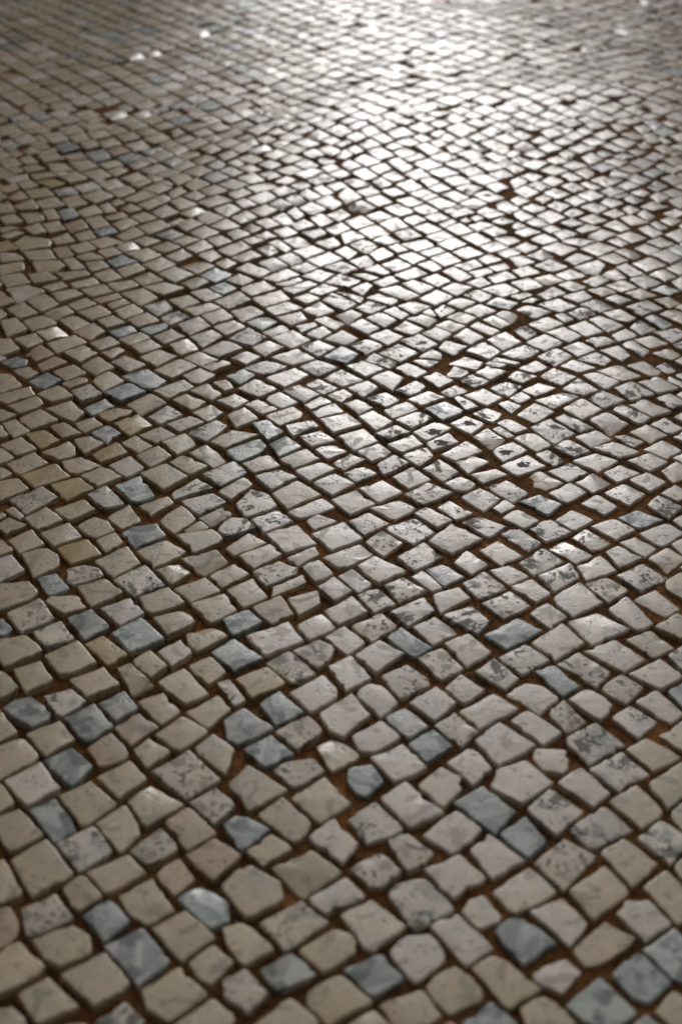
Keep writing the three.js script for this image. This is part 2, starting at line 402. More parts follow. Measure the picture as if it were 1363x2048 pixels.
 ['g', -459, -2285, -430, -2314, -401, -2283, -421, -2244],
 ['t', -538, -2310, -513, -2326, -472, -2282, -506, -2264],
 ['c', -627, -2319, -604, -2335, -568, -2290, -595, -2265],
 ['c', -280, -2358, -245, -2392, -216, -2359, -246, -2319],
 ['c', -322, -2313, -280, -2344, -251, -2319, -295, -2278],
 ['v', -280, -2275, -232, -2326, -205, -2302, -242, -2243],
 ['c', -369, -2271, -332, -2303, -299, -2268, -333, -2240],
 ['c', -324, -2243, -283, -2274, -259, -2237, -291, -2195],
 ['c', -397, -2244, -374, -2271, -337, -2230, -361, -2204],
 ['y', -576, -2278, -545, -2293, -508, -2256, -537, -2222],
 ['c', -614, -2240, -582, -2272, -544, -2225, -578, -2200],
 ['c', -486, -2259, -456, -2271, -426, -2243, -457, -2207],
 ['c', -535, -2213, -493, -2253, -478, -2237, -471, -2201, -499, -2183],
 ['y', -446, -2201, -405, -2249, -378, -2207, -424, -2174],
 ['c', -364, -2195, -327, -2232, -299, -2191, -333, -2150],
 ['w', -408, -2165, -374, -2195, -341, -2153, -371, -2119],
 ['c', -633, -2214, -609, -2228, -578, -2193, -601, -2164],
 ['c', -590, -2171, -548, -2213, -515, -2174, -559, -2133],
 ['c', -495, -2180, -462, -2197, -419, -2165, -459, -2136, -476, -2142],
 ['y', -556, -2130, -503, -2174, -467, -2125, -525, -2086],
 ['c', -452, -2127, -416, -2162, -378, -2122, -417, -2088],
 ['c', -303, -2171, -283, -2200, -231, -2153, -262, -2122],
 ['c', -272, -2203, -243, -2235, -199, -2176, -223, -2152],
 ['c', -349, -2132, -307, -2166, -264, -2118, -302, -2072],
 ['y', -500, -2098, -453, -2123, -420, -2082, -465, -2042],
 ['c', -595, -2107, -561, -2124, -531, -2082, -574, -2041],
 ['c', -608, -2153, -592, -2159, -571, -2136, -588, -2114],
 ['b', -388, -2090, -347, -2123, -313, -2054, -346, -2029],
 ['v', -431, -2063, -402, -2095, -362, -2030, -394, -2014],
 ['v', -289, -2063, -248, -2113, -217, -2080, -282, -2043],
 ['w', -241, -2127, -189, -2174, -160, -2131, -206, -2083],
 ['m', -559, -2046, -511, -2090, -476, -2051, -522, -1997],
 ['c', -480, -2015, -434, -2047, -408, -2015, -445, -1978],
 ['c', -340, -2023, -292, -2055, -278, -2030, -315, -1989],
 ['c', -386, -1986, -354, -2028, -327, -1974, -357, -1949],
 ['c', -522, -1986, -492, -2023, -457, -1983, -494, -1950],
 ['c', -303, -1976, -266, -2025, -235, -1976, -270, -1934],
 ['v', -271, -2039, -216, -2064, -192, -2031, -237, -1992],
 ['m', -236, -1986, -198, -2020, -177, -1997, -213, -1958],
 ['c', -237, -2243, -200, -2287, -148, -2269, -209, -2216],
 ['c', -251, -2483, -223, -2497, -205, -2454, -224, -2444],
 ['w', -238, -2409, -205, -2441, -174, -2406, -201, -2375],
 ['v', -195, -2547, -151, -2583, -103, -2554, -146, -2515],
 ['b', -227, -2509, -193, -2541, -167, -2512, -195, -2476],
 ['w', -150, -2505, -91, -2550, -61, -2518, -110, -2462],
 ['t', -202, -2455, -167, -2501, -121, -2455, -157, -2420],
 ['v', -86, -2552, -48, -2586, -2, -2551, -45, -2510],
 ['v', -38, -2505, 0, -2545, 46, -2495, 4, -2468],
 ['w', 9, -2557, 43, -2579, 88, -2546, 48, -2509],
 ['w', 55, -2505, 95, -2538, 124, -2505, 99, -2451],
 ['w', 104, -2550, 133, -2575, 173, -2531, 147, -2505],
 ['w', 160, -2509, 187, -2534, 221, -2494, 190, -2462],
 ['v', -70, -2476, -46, -2505, -4, -2462, -33, -2430],
 ['v', -115, -2452, -79, -2478, -40, -2432, -70, -2399],
 ['w', 11, -2462, 52, -2494, 74, -2464, 43, -2421],
 ['w', -28, -2429, 5, -2459, 24, -2432, 0, -2397],
 ['w', -147, -2415, -119, -2448, -81, -2402, -112, -2373],
 ['c', -183, -2389, -159, -2412, -117, -2371, -147, -2349],
 ['v', 103, -2451, 146, -2494, 169, -2462, 130, -2423],
 ['w', 125, -2411, 169, -2451, 200, -2424, 151, -2385],
 ['v', 47, -2419, 85, -2446, 116, -2411, 84, -2378],
 ['v', -71, -2389, -39, -2427, -15, -2403, -58, -2370],
 ['w', -57, -2361, -12, -2402, 8, -2363, -43, -2338],
 ['w', 4, -2396, 31, -2413, 64, -2379, 40, -2355, 34, -2349],
 ['w', -41, -2334, 10, -2358, 40, -2311, -15, -2277],
 ['c', -215, -2346, -181, -2381, -152, -2332, -193, -2298],
 ['t', -144, -2346, -90, -2385, -64, -2347, -113, -2304],
 ['w', 78, -2368, 125, -2404, 147, -2372, 95, -2332],
 ['b', 155, -2375, 197, -2404, 235, -2364, 188, -2326],
 ['w', 31, -2342, 59, -2368, 98, -2322, 64, -2284],
 ['v', 98, -2329, 144, -2365, 172, -2336, 130, -2294],
 ['b', -165, -2316, -137, -2329, -104, -2281, -133, -2246],
 ['v', -105, -2307, -53, -2330, -39, -2305, -89, -2264],
 ['w', -7, -2265, 41, -2297, 69, -2243, 22, -2207],
 ['v', 59, -2273, 102, -2308, 127, -2282, 85, -2251],
 ['k', 130, -2279, 175, -2325, 204, -2295, 154, -2246],
 ['b', -131, -2243, -101, -2271, -69, -2225, -111, -2186],
 ['b', -208, -2212, -147, -2258, -133, -2229, -136, -2207, -181, -2170],
 ['m', -76, -2262, -37, -2287, -8, -2246, -54, -2222],
 ['w', -48, -2213, -12, -2240, 11, -2207, -25, -2177],
 ['w', 81, -2234, 130, -2271, 150, -2234, 109, -2204],
 ['k', 152, -2239, 196, -2277, 213, -2242, 162, -2212],
 ['w', 27, -2206, 68, -2235, 93, -2200, 53, -2168],
 ['c', -111, -2179, -62, -2216, -35, -2181, -83, -2145],
 ['t', -174, -2166, -130, -2201, -105, -2158, -152, -2130],
 ['m', -18, -2162, 17, -2198, 43, -2177, 5, -2138],
 ['m', 106, -2191, 153, -2222, 164, -2190, 137, -2147],
 ['v', 63, -2162, 94, -2195, 120, -2165, 72, -2122],
 ['w', -82, -2139, -35, -2171, -9, -2145, -55, -2101],
 ['v', 3, -2132, 40, -2158, 65, -2131, 25, -2099],
 ['w', -51, -2099, -12, -2133, 25, -2094, -15, -2058],
 ['v', -150, -2121, -107, -2142, -74, -2115, -119, -2074],
 ['v', 142, -2148, 173, -2180, 204, -2136, 175, -2100],
 ['w', 87, -2119, 125, -2154, 157, -2108, 115, -2078],
 ['c', -120, -2066, -75, -2108, -32, -2060, -90, -2014],
 ['c', -210, -2069, -175, -2111, -167, -2118, -149, -2094, -186, -2041],
 ['w', 29, -2081, 72, -2111, 106, -2068, 62, -2031],
 ['m', 106, -2062, 151, -2099, 191, -2064, 136, -2024],
 ['w', -18, -2043, 26, -2073, 59, -2029, 14, -1996],
 ['v', -177, -2029, -154, -2079, -121, -2060, -104, -2019, -158, -1986],
 ['w', -91, -2004, -31, -2052, -8, -2020, -69, -1981],
 ['w', 46, -2015, 98, -2041, 130, -2015, 87, -1978],
 ['v', 159, -2019, 182, -2041, 220, -1999, 188, -1975],
 ['w', 120, -1999, 142, -2020, 177, -1986, 183, -1977, 157, -1953],
 ['w', 175, -2197, 226, -2249, 255, -2207, 201, -2175],
 ['w', 175, -2096, 208, -2121, 233, -2091, 215, -2069, 190, -2074],
 ['v', 189, -2444, 221, -2476, 246, -2449, 209, -2421],
 ['w', 211, -2571, 248, -2601, 287, -2574, 269, -2539],
 ['w', 205, -2518, 225, -2557, 255, -2531, 235, -2505, 211, -2510],
 ['w', 263, -2527, 292, -2557, 329, -2531, 291, -2494],
 ['v', 229, -2494, 259, -2522, 291, -2490, 258, -2462],
 ['w', 349, -2542, 391, -2580, 413, -2546, 381, -2520],
 ['v', 322, -2505, 346, -2538, 386, -2509, 353, -2480],
 ['w', 434, -2549, 464, -2579, 506, -2538, 466, -2517],
 ['m', 385, -2501, 420, -2542, 462, -2501, 426, -2462],
 ['c', 502, -2527, 551, -2557, 590, -2505, 546, -2481, 531, -2495],
 ['w', 471, -2509, 501, -2519, 544, -2479, 507, -2444],
 ['w', 565, -2549, 604, -2576, 635, -2520, 605, -2505],
 ['v', 623, -2549, 647, -2572, 665, -2531, 640, -2520],
 ['v', 285, -2459, 322, -2490, 352, -2466, 319, -2419],
 ['w', 233, -2429, 274, -2461, 309, -2420, 276, -2384],
 ['w', 346, -2448, 383, -2480, 417, -2455, 370, -2420],
 ['v', 424, -2451, 463, -2498, 496, -2444, 462, -2420],
 ['m', 367, -2407, 424, -2443, 454, -2417, 398, -2368],
 ['w', 319, -2413, 347, -2442, 365, -2409, 338, -2393, 332, -2398],
 ['w', 525, -2454, 565, -2483, 602, -2432, 548, -2400],
 ['w', 576, -2478, 618, -2507, 656, -2459, 607, -2435],
 ['v', 468, -2409, 501, -2444, 541, -2403, 492, -2372],
 ['v', 214, -2421, 225, -2430, 261, -2382, 237, -2367, 232, -2372],
 ['w', 295, -2396, 317, -2409, 344, -2382, 318, -2352],
 ['w', 325, -2345, 366, -2396, 401, -2359, 357, -2313],
 ['w', 413, -2370, 458, -2416, 491, -2365, 446, -2326],
 ['w', 541, -2384, 576, -2411, 620, -2364, 578, -2337],
 ['v', 597, -2413, 630, -2434, 657, -2392, 620, -2369],
 ['v', 504, -2368, 530, -2387, 575, -2334, 551, -2306],
 ['v', 243, -2352, 276, -2379, 303, -2349, 280, -2313],
 ['k', 199, -2313, 232, -2345, 269, -2311, 236, -2268],
 ['w', 395, -2334, 416, -2354, 466, -2298, 434, -2282],
 ['w', 457, -2327, 496, -2355, 532, -2309, 488, -2270],
 ['v', 286, -2316, 310, -2336, 344, -2290, 313, -2274],
 ['v', 346, -2298, 389, -2335, 428, -2277, 383, -2234],
 ['v', 567, -2310, 601, -2336, 627, -2293, 598, -2268],
 ['c', 525, -2278, 563, -2310, 585, -2280, 594, -2268, 556, -2237],
 ['m', 236, -2262, 269, -2297, 299, -2243, 268, -2216],
 ['w', 309, -2256, 350, -2281, 379, -2231, 348, -2204],
 ['w', 422, -2263, 468, -2290, 493, -2253, 447, -2223],
 ['v', 492, -2265, 519, -2271, 547, -2244, 523, -2222],
 ['k', 266, -2210, 310, -2243, 333, -2210, 283, -2165],
 ['v', 379, -2222, 410, -2254, 446, -2206, 409, -2183],
 ['v', 451, -2221, 490, -2244, 535, -2205, 489, -2183],
 ['w', 538, -2214, 579, -2250, 609, -2209, 574, -2178],
 ['w', 201, -2170, 235, -2191, 261, -2169, 219, -2127],
 ['k', 275, -2154, 330, -2196, 362, -2155, 304, -2117],
 ['v', 342, -2197, 369, -2212, 395, -2171, 371, -2153],
 ['w', 405, -2175, 453, -2203, 491, -2175, 445, -2131],
 ['w', 503, -2173, 546, -2202, 576, -2168, 536, -2134],
 ['w', 225, -2127, 269, -2145, 292, -2125, 243, -2096],
 ['v', 359, -2136, 402, -2168, 430, -2132, 388, -2098],
 ['w', 452, -2130, 489, -2162, 521, -2130, 472, -2096],
 ['c', 555, -2137, 590, -2172, 620, -2130, 567, -2093],
 ['t', 300, -2108, 346, -2139, 384, -2095, 347, -2070],
 ['w', 402, -2096, 437, -2131, 464, -2098, 426, -2058],
 ['w', 494, -2105, 530, -2133, 559, -2099, 524, -2066],
 ['v', 248, -2083, 284, -2108, 320, -2063, 288, -2033],
 ['w', 349, -2062, 394, -2098, 418, -2063, 377, -2027],
 ['w', 200, -2052, 236, -2082, 272, -2044, 236, -2002],
 ['w', 444, -2064, 483, -2095, 516, -2058, 480, -2018],
 ['w', 539, -2063, 572, -2091, 597, -2057, 564, -2038],
 ['b', 299, -2037, 336, -2061, 372, -2025, 340, -1993],
 ['w', 401, -2028, 432, -2058, 463, -2015, 435, -1989],
 ['v', 508, -2020, 535, -2056, 570, -2015, 538, -1978],
 ['t', -831, -3203, -796, -3231, -761, -3172, -801, -3150],
 ['c', -780, -3211, -761, -3260, -698, -3238, -690, -3222, -689, -3195, -754, -3167],
 ['c', -798, -3147, -756, -3155, -735, -3109, -786, -3086],
 ['c', -748, -3157, -687, -3174, -661, -3115, -718, -3098],
 ['c', -784, -3073, -732, -3097, -722, -3049, -771, -3010],
 ['c', -713, -3096, -651, -3100, -632, -3067, -645, -3037, -693, -3037],
 ['t', -681, -3179, -648, -3190, -621, -3131, -655, -3116],
 ['c', -646, -3107, -622, -3118, -580, -3050, -613, -3039],
 ['c', -643, -3187, -604, -3219, -575, -3171, -615, -3139, -640, -3180],
 ['c', -617, -3120, -588, -3155, -547, -3109, -588, -3096],
 ['c', -591, -3089, -552, -3102, -527, -3059, -566, -3034],
 ['c', -602, -3222, -565, -3257, -517, -3218, -566, -3174],
 ['c', -574, -3155, -539, -3186, -509, -3143, -545, -3113],
 ['c', -536, -3191, -501, -3224, -472, -3185, -507, -3147],
 ['b', -541, -3094, -510, -3134, -467, -3092, -516, -3058],
 ['c', -504, -3142, -456, -3176, -415, -3130, -456, -3088],
 ['c', -498, -3227, -472, -3263, -427, -3227, -464, -3187],
 ['c', -512, -3044, -469, -3082, -444, -3042, -489, -2997],
 ['c', -773, -3005, -727, -3028, -692, -2970, -742, -2944],
 ['c', -708, -3018, -667, -3033, -633, -2988, -687, -2969],
 ['c', -646, -3026, -579, -3037, -566, -3011, -623, -2983, -633, -3000],
 ['c', -606, -2965, -557, -3001, -536, -2965, -590, -2938],
 ['c', -562, -3015, -525, -3049, -491, -2993, -528, -2967],
 ['c', -666, -2947, -626, -2981, -607, -2950, -642, -2923],
 ['c', -744, -2937, -698, -2958, -648, -2923, -707, -2869],
 ['c', -525, -2963, -468, -2981, -448, -2950, -495, -2918],
 ['c', -575, -2927, -529, -2957, -499, -2918, -545, -2889],
 ['t', -543, -2881, -493, -2915, -476, -2889, -525, -2859],
 ['c', -485, -2910, -439, -2937, -397, -2886, -434, -2844],
 ['c', -637, -2909, -592, -2936, -563, -2905, -612, -2864],
 ['c', -687, -2871, -650, -2909, -608, -2851, -642, -2811],
 ['c', -592, -2851, -557, -2888, -525, -2852, -530, -2847, -570, -2818],
 ['c', -512, -2854, -474, -2885, -456, -2861, -492, -2831],
 ['c', -774, -2915, -749, -2923, -706, -2861, -739, -2837],
 ['c', -719, -2825, -689, -2861, -646, -2805, -682, -2776],
 ['c', -635, -2807, -593, -2844, -569, -2808, -607, -2772],
 ['t', -566, -2811, -521, -2850, -487, -2805, -529, -2773],
 ['c', -488, -2819, -451, -2858, -420, -2814, -461, -2779],
 ['c', -598, -2773, -570, -2802, -529, -2760, -558, -2721],
 ['c', -673, -2768, -636, -2798, -596, -2753, -644, -2714],
 ['c', -518, -2773, -487, -2798, -452, -2763, -492, -2735],
 ['t', -456, -2775, -415, -2814, -382, -2770, -426, -2736],
 ['c', -721, -2766, -690, -2782, -685, -2774, -653, -2722, -690, -2688],
 ['c', -748, -2805, -734, -2834, -710, -2800, -722, -2771],
 ['c', -634, -2710, -595, -2741, -564, -2707, -603, -2667],
 ['t', -560, -2713, -522, -2759, -490, -2717, -516, -2671],
 ['b', -486, -2715, -441, -2748, -423, -2717, -462, -2685],
 ['b', -423, -2728, -371, -2759, -358, -2736, -363, -2730, -396, -2701],
 ['c', -675, -2679, -636, -2707, -610, -2664, -639, -2634],
 ['c', -602, -2657, -552, -2700, -519, -2664, -575, -2612],
 ['c', -516, -2659, -480, -2695, -450, -2660, -489, -2622],
 ['c', -460, -2680, -417, -2717, -390, -2686, -433, -2646],
 ['c', -717, -2683, -683, -2683, -651, -2630, -691, -2600],
 ['t', -639, -2612, -615, -2654, -576, -2607, -610, -2576],
 ['c', -563, -2617, -526, -2653, -492, -2614, -521, -2570],
 ['t', -487, -2614, -453, -2643, -438, -2623, -460, -2582],
 ['c', -430, -2644, -392, -2677, -363, -2640, -404, -2604],
 ['c', -388, -2693, -356, -2734, -322, -2691, -363, -2655],
 ['c', -406, -2590, -370, -2627, -329, -2597, -365, -2547],
 ['c', -367, -3171, -328, -3228, -300, -3180, -338, -3138],
 ['c', -324, -3235, -290, -3260, -257, -3219, -293, -3183],
 ['c', -336, -3134, -301, -3164, -277, -3122, -302, -3084],
 ['c', -293, -3159, -238, -3219, -210, -3175, -257, -3121],
 ['c', -256, -3116, -212, -3163, -182, -3124, -228, -3082],
 ['c', -292, -3082, -264, -3112, -239, -3078, -263, -3039],
 ['c', -237, -3227, -211, -3247, -179, -3222, -214, -3195],
 ['w', -201, -3175, -171, -3200, -144, -3155, -166, -3120],
 ['w', -176, -3211, -150, -3231, -114, -3171, -129, -3148],
 ['w', -142, -3224, -102, -3247, -62, -3204, -108, -3176],
 ['w', -64, -3213, -17, -3247, 3, -3194, -28, -3169],
 ['w', -116, -3159, -67, -3196, -35, -3159, -82, -3113],
 ['w', -149, -3116, -119, -3153, -85, -3106, -112, -3070],
 ['w', -195, -3084, -155, -3118, -119, -3064, -156, -3036],
 ['w', -82, -3103, -26, -3159, 6, -3112, -49, -3058],
 ['c', -371, -3067, -336, -3110, -287, -3063, -326, -3014],
 ['c', -242, -3044, -215, -3084, -155, -3028, -183, -2990],
 ['v', -116, -3052, -81, -3089, -49, -3052, -85, -3019],
 ['b', -321, -3006, -287, -3056, -240, -3012, -281, -2968],
 ['c', -179, -2988, -122, -3051, -90, -3013, -144, -2968],
 ['w', -91, -3004, -52, -3045, -12, -3015, -45, -2968],
 ['c', -358, -2968, -325, -3004, -291, -2968, -329, -2926],
 ['c', -260, -2981, -231, -3017, -192, -2978, -219, -2946],
 ['c', -149, -2960, -93, -2998, -83, -2978, -125, -2941],
 ['b', -294, -2941, -261, -2975, -231, -2937, -258, -2899],
 ['c', -228, -2933, -173, -2975, -141, -2933, -195, -2892],
 ['w', -132, -2930, -71, -2978, -51, -2953, -105, -2898],
 ['w', -72, -2912, -40, -2962, -3, -2933, -46, -2891],
 ['c', -335, -2916, -299, -2936, -257, -2891, -294, -2861],
 ['c', -277, -2867, -224, -2918, -195, -2870, -243, -2824],
 ['c', -198, -2882, -133, -2925, -108, -2876, -166, -2834],
 ['w', -105, -2881, -73, -2906, -44, -2876, -73, -2848],
 ['c', -341, -2828, -281, -2862, -257, -2835, -311, -2791],
 ['c', -239, -2818, -192, -2844, -162, -2808, -209, -2760],
 ['c', -165, -2828, -115, -2864, -81, -2828, -141, -2789],
 ['w', -85, -2816, -46, -2862, -12, -2811, -49, -2784],
 ['c', -300, -2794, -255, -2828, -226, -2782, -270, -2748],
 ['b', -203, -2760, -157, -2801, -133, -2760, -165, -2720],
 ['w', -140, -2785, -86, -2811, -69, -2769, -105, -2741],
 ['c', -346, -2749, -302, -2788, -273, -2742, -315, -2694],
 ['c', -269, -2739, -227, -2772, -197, -2736, -239, -2694],
 ['c', -167, -2713, -123, -2750, -104, -2730, -145, -2689],
 ['w', -97, -2741, -56, -2758, -49, -2740, -83, -2708],
 ['w', -58, -2768, -35, -2785, 10, -2748, -13, -2717],
 ['v', -232, -2682, -194, -2732, -152, -2685, -181, -2646],
 ['w', -145, -2684, -101, -2722, -60, -2672, -102, -2632],
 ['w', -78, -2702, -38, -2740, -16, -2710, -45, -2676],
 ['c', -314, -2689, -270, -2726, -243, -2693, -282, -2635],
 ['c', -285, -2625, -237, -2677, -199, -2637, -248, -2596],
 ['c', -183, -2639, -149, -2675, -115, -2642, -153, -2597],
 ['c', -352, -2652, -316, -2685, -286, -2630, -324, -2595],
 ['v', -85, -2641, -47, -2673, -11, -2641, -44, -2594],
 ['w', -142, -2597, -89, -2637, -50, -2592, -98, -2562],
 ['w', -223, -2597, -191, -2622, -160, -2600, -188, -2562],
 ['c', -317, -2590, -288, -2621, -243, -2583, -279, -2553],
 ['w', -37, -2677, 2, -2719, 37, -2679, 11, -2649],
 ['b', -38, -2596, 1, -2646, 38, -2608, 11, -2566],
 ['m', 18, -3203, 55, -3235, 91, -3189, 58, -3138],
 ['w', 63, -3141, 71, -3152, 100, -3182, 127, -3131, 84, -3089],
 ['w', 18, -3097, 59, -3132, 84, -3082, 43, -3048],
 ['w', 108, -3186, 134, -3207, 159, -3161, 132, -3144],
 ['w', 72, -3227, 109, -3263, 143, -3216, 105, -3198],
 ['w', 139, -3206, 205, -3239, 224, -3194, 176, -3153],
 ['w', 180, -3151, 231, -3190, 235, -3184, 248, -3159, 201, -3120],
 ['w', 130, -3132, 168, -3155, 199, -3109, 165, -3074, 136, -3121],
 ['w', 224, -3204, 271, -3251, 301, -3203, 257, -3160],
 ['w', 259, -3155, 295, -3193, 301, -3198, 339, -3147, 288, -3109],
 ['w', 327, -3194, 333, -3199, 374, -3231, 386, -3212, 402, -3187, 347, -3151],
 ['w', 204, -3116, 250, -3155, 281, -3097, 236, -3063],
 ['w', 314, -3108, 346, -3143, 374, -3101, 334, -3074],
 ['w', 358, -3155, 406, -3186, 423, -3147, 382, -3116],
 ['w', 90, -3075, 131, -3112, 166, -3063, 123, -3023],
 ['w', 173, -3074, 209, -3101, 232, -3048, 211, -3022],
 ['w', 50, -3041, 84, -3074, 110, -3038, 118, -3026, 97, -3008],
 ['w', 256, -3067, 311, -3108, 325, -3067, 288, -3034],
 ['w', 335, -3063, 376, -3089, 389, -3048, 353, -3030],
 ['w', 117, -3011, 170, -3059, 198, -3016, 148, -2977],
 ['w', 228, -3030, 256, -3063, 297, -2997, 266, -2965],
 ['w', 286, -3027, 335, -3054, 350, -3026, 306, -2991],
 ['w', 324, -2996, 377, -3038, 397, -2995, 342, -2959],
 ['w', 68, -2968, 114, -3004, 135, -2972, 92, -2937],
 ['w', 179, -2985, 216, -3019, 248, -2966, 214, -2937],
 ['w', 133, -2961, 164, -2983, 209, -2937, 173, -2901],
 ['w', 277, -2960, 317, -2996, 337, -2959, 307, -2935],
 ['w', 220, -2929, 251, -2963, 292, -2938, 253, -2890],
 ['w', 77, -2921, 124, -2948, 176, -2893, 141, -2867],
 ['w', 168, -2877, 211, -2927, 251, -2887, 203, -2841],
 ['v', 267, -2901, 303, -2928, 337, -2889, 303, -2860],
 ['w', 52, -2881, 80, -2905, 130, -2871, 109, -2841],
 ['w', 226, -2851, 255, -2885, 296, -2858, 261, -2825],
 ['v', 29, -2825, 60, -2864, 100, -2835, 63, -2793],
 ['w', 120, -2841, 161, -2871, 198, -2841, 155, -2798, 125, -2834],
 ['v', 198, -2821, 222, -2851, 246, -2818, 211, -2782],
 ['w', 87, -2815, 116, -2841, 148, -2798, 128, -2776],
 ['w', 261, -2818, 301, -2852, 335, -2814, 293, -2784],
 ['w', 325, -2799, 347, -2818, 379, -2792, 360, -2755],
 ['w', 51, -2779, 84, -2808, 121, -2769, 92, -2732],
 ['w', 136, -2773, 171, -2798, 205, -2776, 184, -2738],
 ['w', 220, -2785, 253, -2814, 290, -2781, 262, -2749],
 ['c', 296, -2773, 325, -2794, 340, -2775, 359, -2747, 333, -2725],
 ['w', 194, -2745, 226, -2773, 265, -2741, 231, -2711],
 ['w', 108, -2728, 136, -2769, 175, -2728, 149, -2701],
 ['w', 16, -2741, 43, -2776, 82, -2730, 57, -2698],
 ['w', 269, -2744, 287, -2769, 332, -2719, 312, -2694],
 ['w', 164, -2707, 199, -2737, 217, -2720, 232, -2704, 204, -2670],
 ['w', 231, -2694, 263, -2735, 297, -2688, 265, -2655],
 ['w', 54, -2690, 96, -2724, 131, -2690, 96, -2647],
 ['v', 118, -2667, 162, -2703, 199, -2656, 166, -2621],
 ['v', 196, -2640, 215, -2679, 260, -2649, 228, -2605],
 ['w', 298, -2677, 343, -2714, 371, -2660, 328, -2624],
 ['v', 17, -2650, 53, -2681, 91, -2648, 50, -2607],
 ['m', 73, -2617, 119, -2662, 160, -2620, 118, -2576],
 ['w', 252, -2626, 294, -2670, 325, -2620, 297, -2585],
 ['w', 154, -2596, 184, -2634, 203, -2614, 202, -2588],
 ['w', 141, -2582, 156, -2588, 199, -2585, 174, -2548],
 ['w', 45, -2582, 66, -2617, 116, -2569, 96, -2548],
 ['w', 405, -3195, 444, -3235, 469, -3195, 432, -3151],
 ['w', 471, -3187, 517, -3229, 558, -3177, 514, -3128],
 ['w', 431, -3132, 473, -3175, 504, -3129, 462, -3098],
 ['w', 524, -3227, 558, -3255, 612, -3232, 570, -3195],
 ['w', 561, -3182, 614, -3228, 655, -3182, 599, -3128],
 ['w', 634, -3235, 664, -3258, 671, -3245, 678, -3233, 686, -3215, 664, -3191],
 ['w', 691, -3183, 725, -3215, 755, -3171, 719, -3136],
 ['c', 640, -3160, 669, -3183, 702, -3132, 676, -3102],
 ['w', 387, -3116, 421, -3132, 448, -3089, 407, -3056],
 ['w', 513, -3101, 552, -3151, 588, -3117, 537, -3067],
 ['c', 592, -3117, 640, -3154, 645, -3147, 666, -3101, 630, -3071],
 ['w', 722, -3135, 735, -3148, 765, -3175, 792, -3116, 758, -3078],
 ['v', 441, -3063, 484, -3110, 522, -3059, 477, -3022],
 ['c', 666, -3083, 720, -3124, 748, -3066, 692, -3027],
 ['w', 531, -3057, 595, -3107, 607, -3067, 584, -3017, 561, -3010],
 ['c', 387, -3033, 428, -3063, 453, -3015, 403, -2990],
 ['w', 627, -3059, 657, -3087, 687, -3017, 654, -2997],
 ['w', 739, -3051, 780, -3090, 804, -3042, 764, -3008],
 ['w', 585, -3013, 626, -3050, 642, -2991, 618, -2975],
 ['w', 482, -3010, 523, -3048, 559, -3001, 505, -2975],
 ['c', 429, -2984, 474, -3013, 502, -2971, 456, -2946],
 ['w', 695, -3020, 736, -3047, 756, -2998, 723, -2967],
 ['w', 538, -2972, 581, -3012, 601, -2978, 561, -2935],
 ['v', 642, -2986, 686, -3010, 718, -2961, 672, -2926],
 ['c', 583, -2948, 632, -2979, 658, -2936, 615, -2909],
 ['c', 479, -2947, 510, -2972, 546, -2933, 520, -2913, 509, -2906],
 ['w', 735, -2968, 771, -3007, 792, -2968, 750, -2923],
 ['g', 682, -2927, 719, -2954, 748, -2919, 717, -2893],
 ['v', 424, -2888, 470, -2940, 498, -2905, 444, -2865],
 ['t', 541, -2920, 582, -2942, 609, -2909, 567, -2884],
 ['t', 621, -2905, 663, -2933, 692, -2892, 651, -2868],
 ['w', 480, -2884, 534, -2918, 551, -2881, 512, -2851],
 ['y', 679, -2871, 716, -2889, 736, -2851, 706, -2828],
 ['v', 573, -2875, 602, -2900, 634, -2867, 596, -2842],
 ['w', 512, -2843, 562, -2877, 597, -2833, 551, -2803],
 ['v', 421, -2842, 472, -2874, 509, -2831, 466, -2800],
 ['w', 612, -2832, 665, -2868, 695, -2826, 637, -2784],
 ['v', 478, -2798, 520, -2828, 545, -2795, 503, -2763],
 ['c', 558, -2802, 597, -2821, 627, -2773, 604, -2754, 572, -2769],
 ['b', 642, -2778, 665, -2800, 700, -2749, 673, -2725],
 ['c', 678, -2799, 716, -2830, 742, -2798, 720, -2744],
 ['w', 521, -2767, 549, -2789, 595, -2741, 554, -2703],
 ['v', 450, -2789, 473, -2798, 493, -2766, 469, -2750],
 ['w', 387, -2744, 439, -2782, 470, -2744, 422, -2707],
 ['v', 597, -2735, 633, -2767, 658, -2724, 623, -2693],
 ['w', 474, -2734, 516, -2763, 546, -2708, 505, -2683],
 ['w', 558, -2692, 595, -2728, 616, -2691, 568, -2661],
 ['v', 356, -2722, 387, -2740, 412, -2701, 381, -2670],
 ['v', 422, -2702, 465, -2733, 499, -2685, 466, -2655],
 ['v', 651, -2711, 703, -2731, 721, -2703, 678, -2657],
 ['v', 497, -2667, 539, -2691, 565, -2661, 518, -2634],
 ['w', 602, -2675, 643, -2694, 672, -2659, 627, -2631],
 ['w', 376, -2660, 421, -2698, 459, -2655, 413, -2618],
 ['w', 567, -2651, 598, -2674, 627, -2619, 606, -2591],
 ['w', 451, -2635, 490, -2671, 518, -2625, 476, -2593],
 ['w', 523, -2620, 565, -2646, 588, -2599, 560, -2571],
 ['c', 626, -2611, 668, -2635, 687, -2602, 663, -2579],
 ['w', 673, -2648, 703, -2672, 722, -2642, 697, -2625],
 ['v', 392, -2591, 437, -2633, 465, -2588, 423, -2544],
 ['w', 470, -2579, 514, -2611, 544, -2573, 523, -2548],
 ['c', -1004, -4135, -969, -4180, -929, -4103, -978, -4046],
 ['c', -832, -4136, -784, -4178, -749, -4121, -796, -4073],
 ['c', -788, -4068, -752, -4110, -718, -4035, -762, -4008],
 ['c', -746, -4003, -709, -4032, -686, -3974, -720, -3940],
 ['c', -742, -4099, -695, -4133, -666, -4076, -712, -4037],
 ['c', -698, -4016, -658, -4060, -625, -4002, -671, -3959],
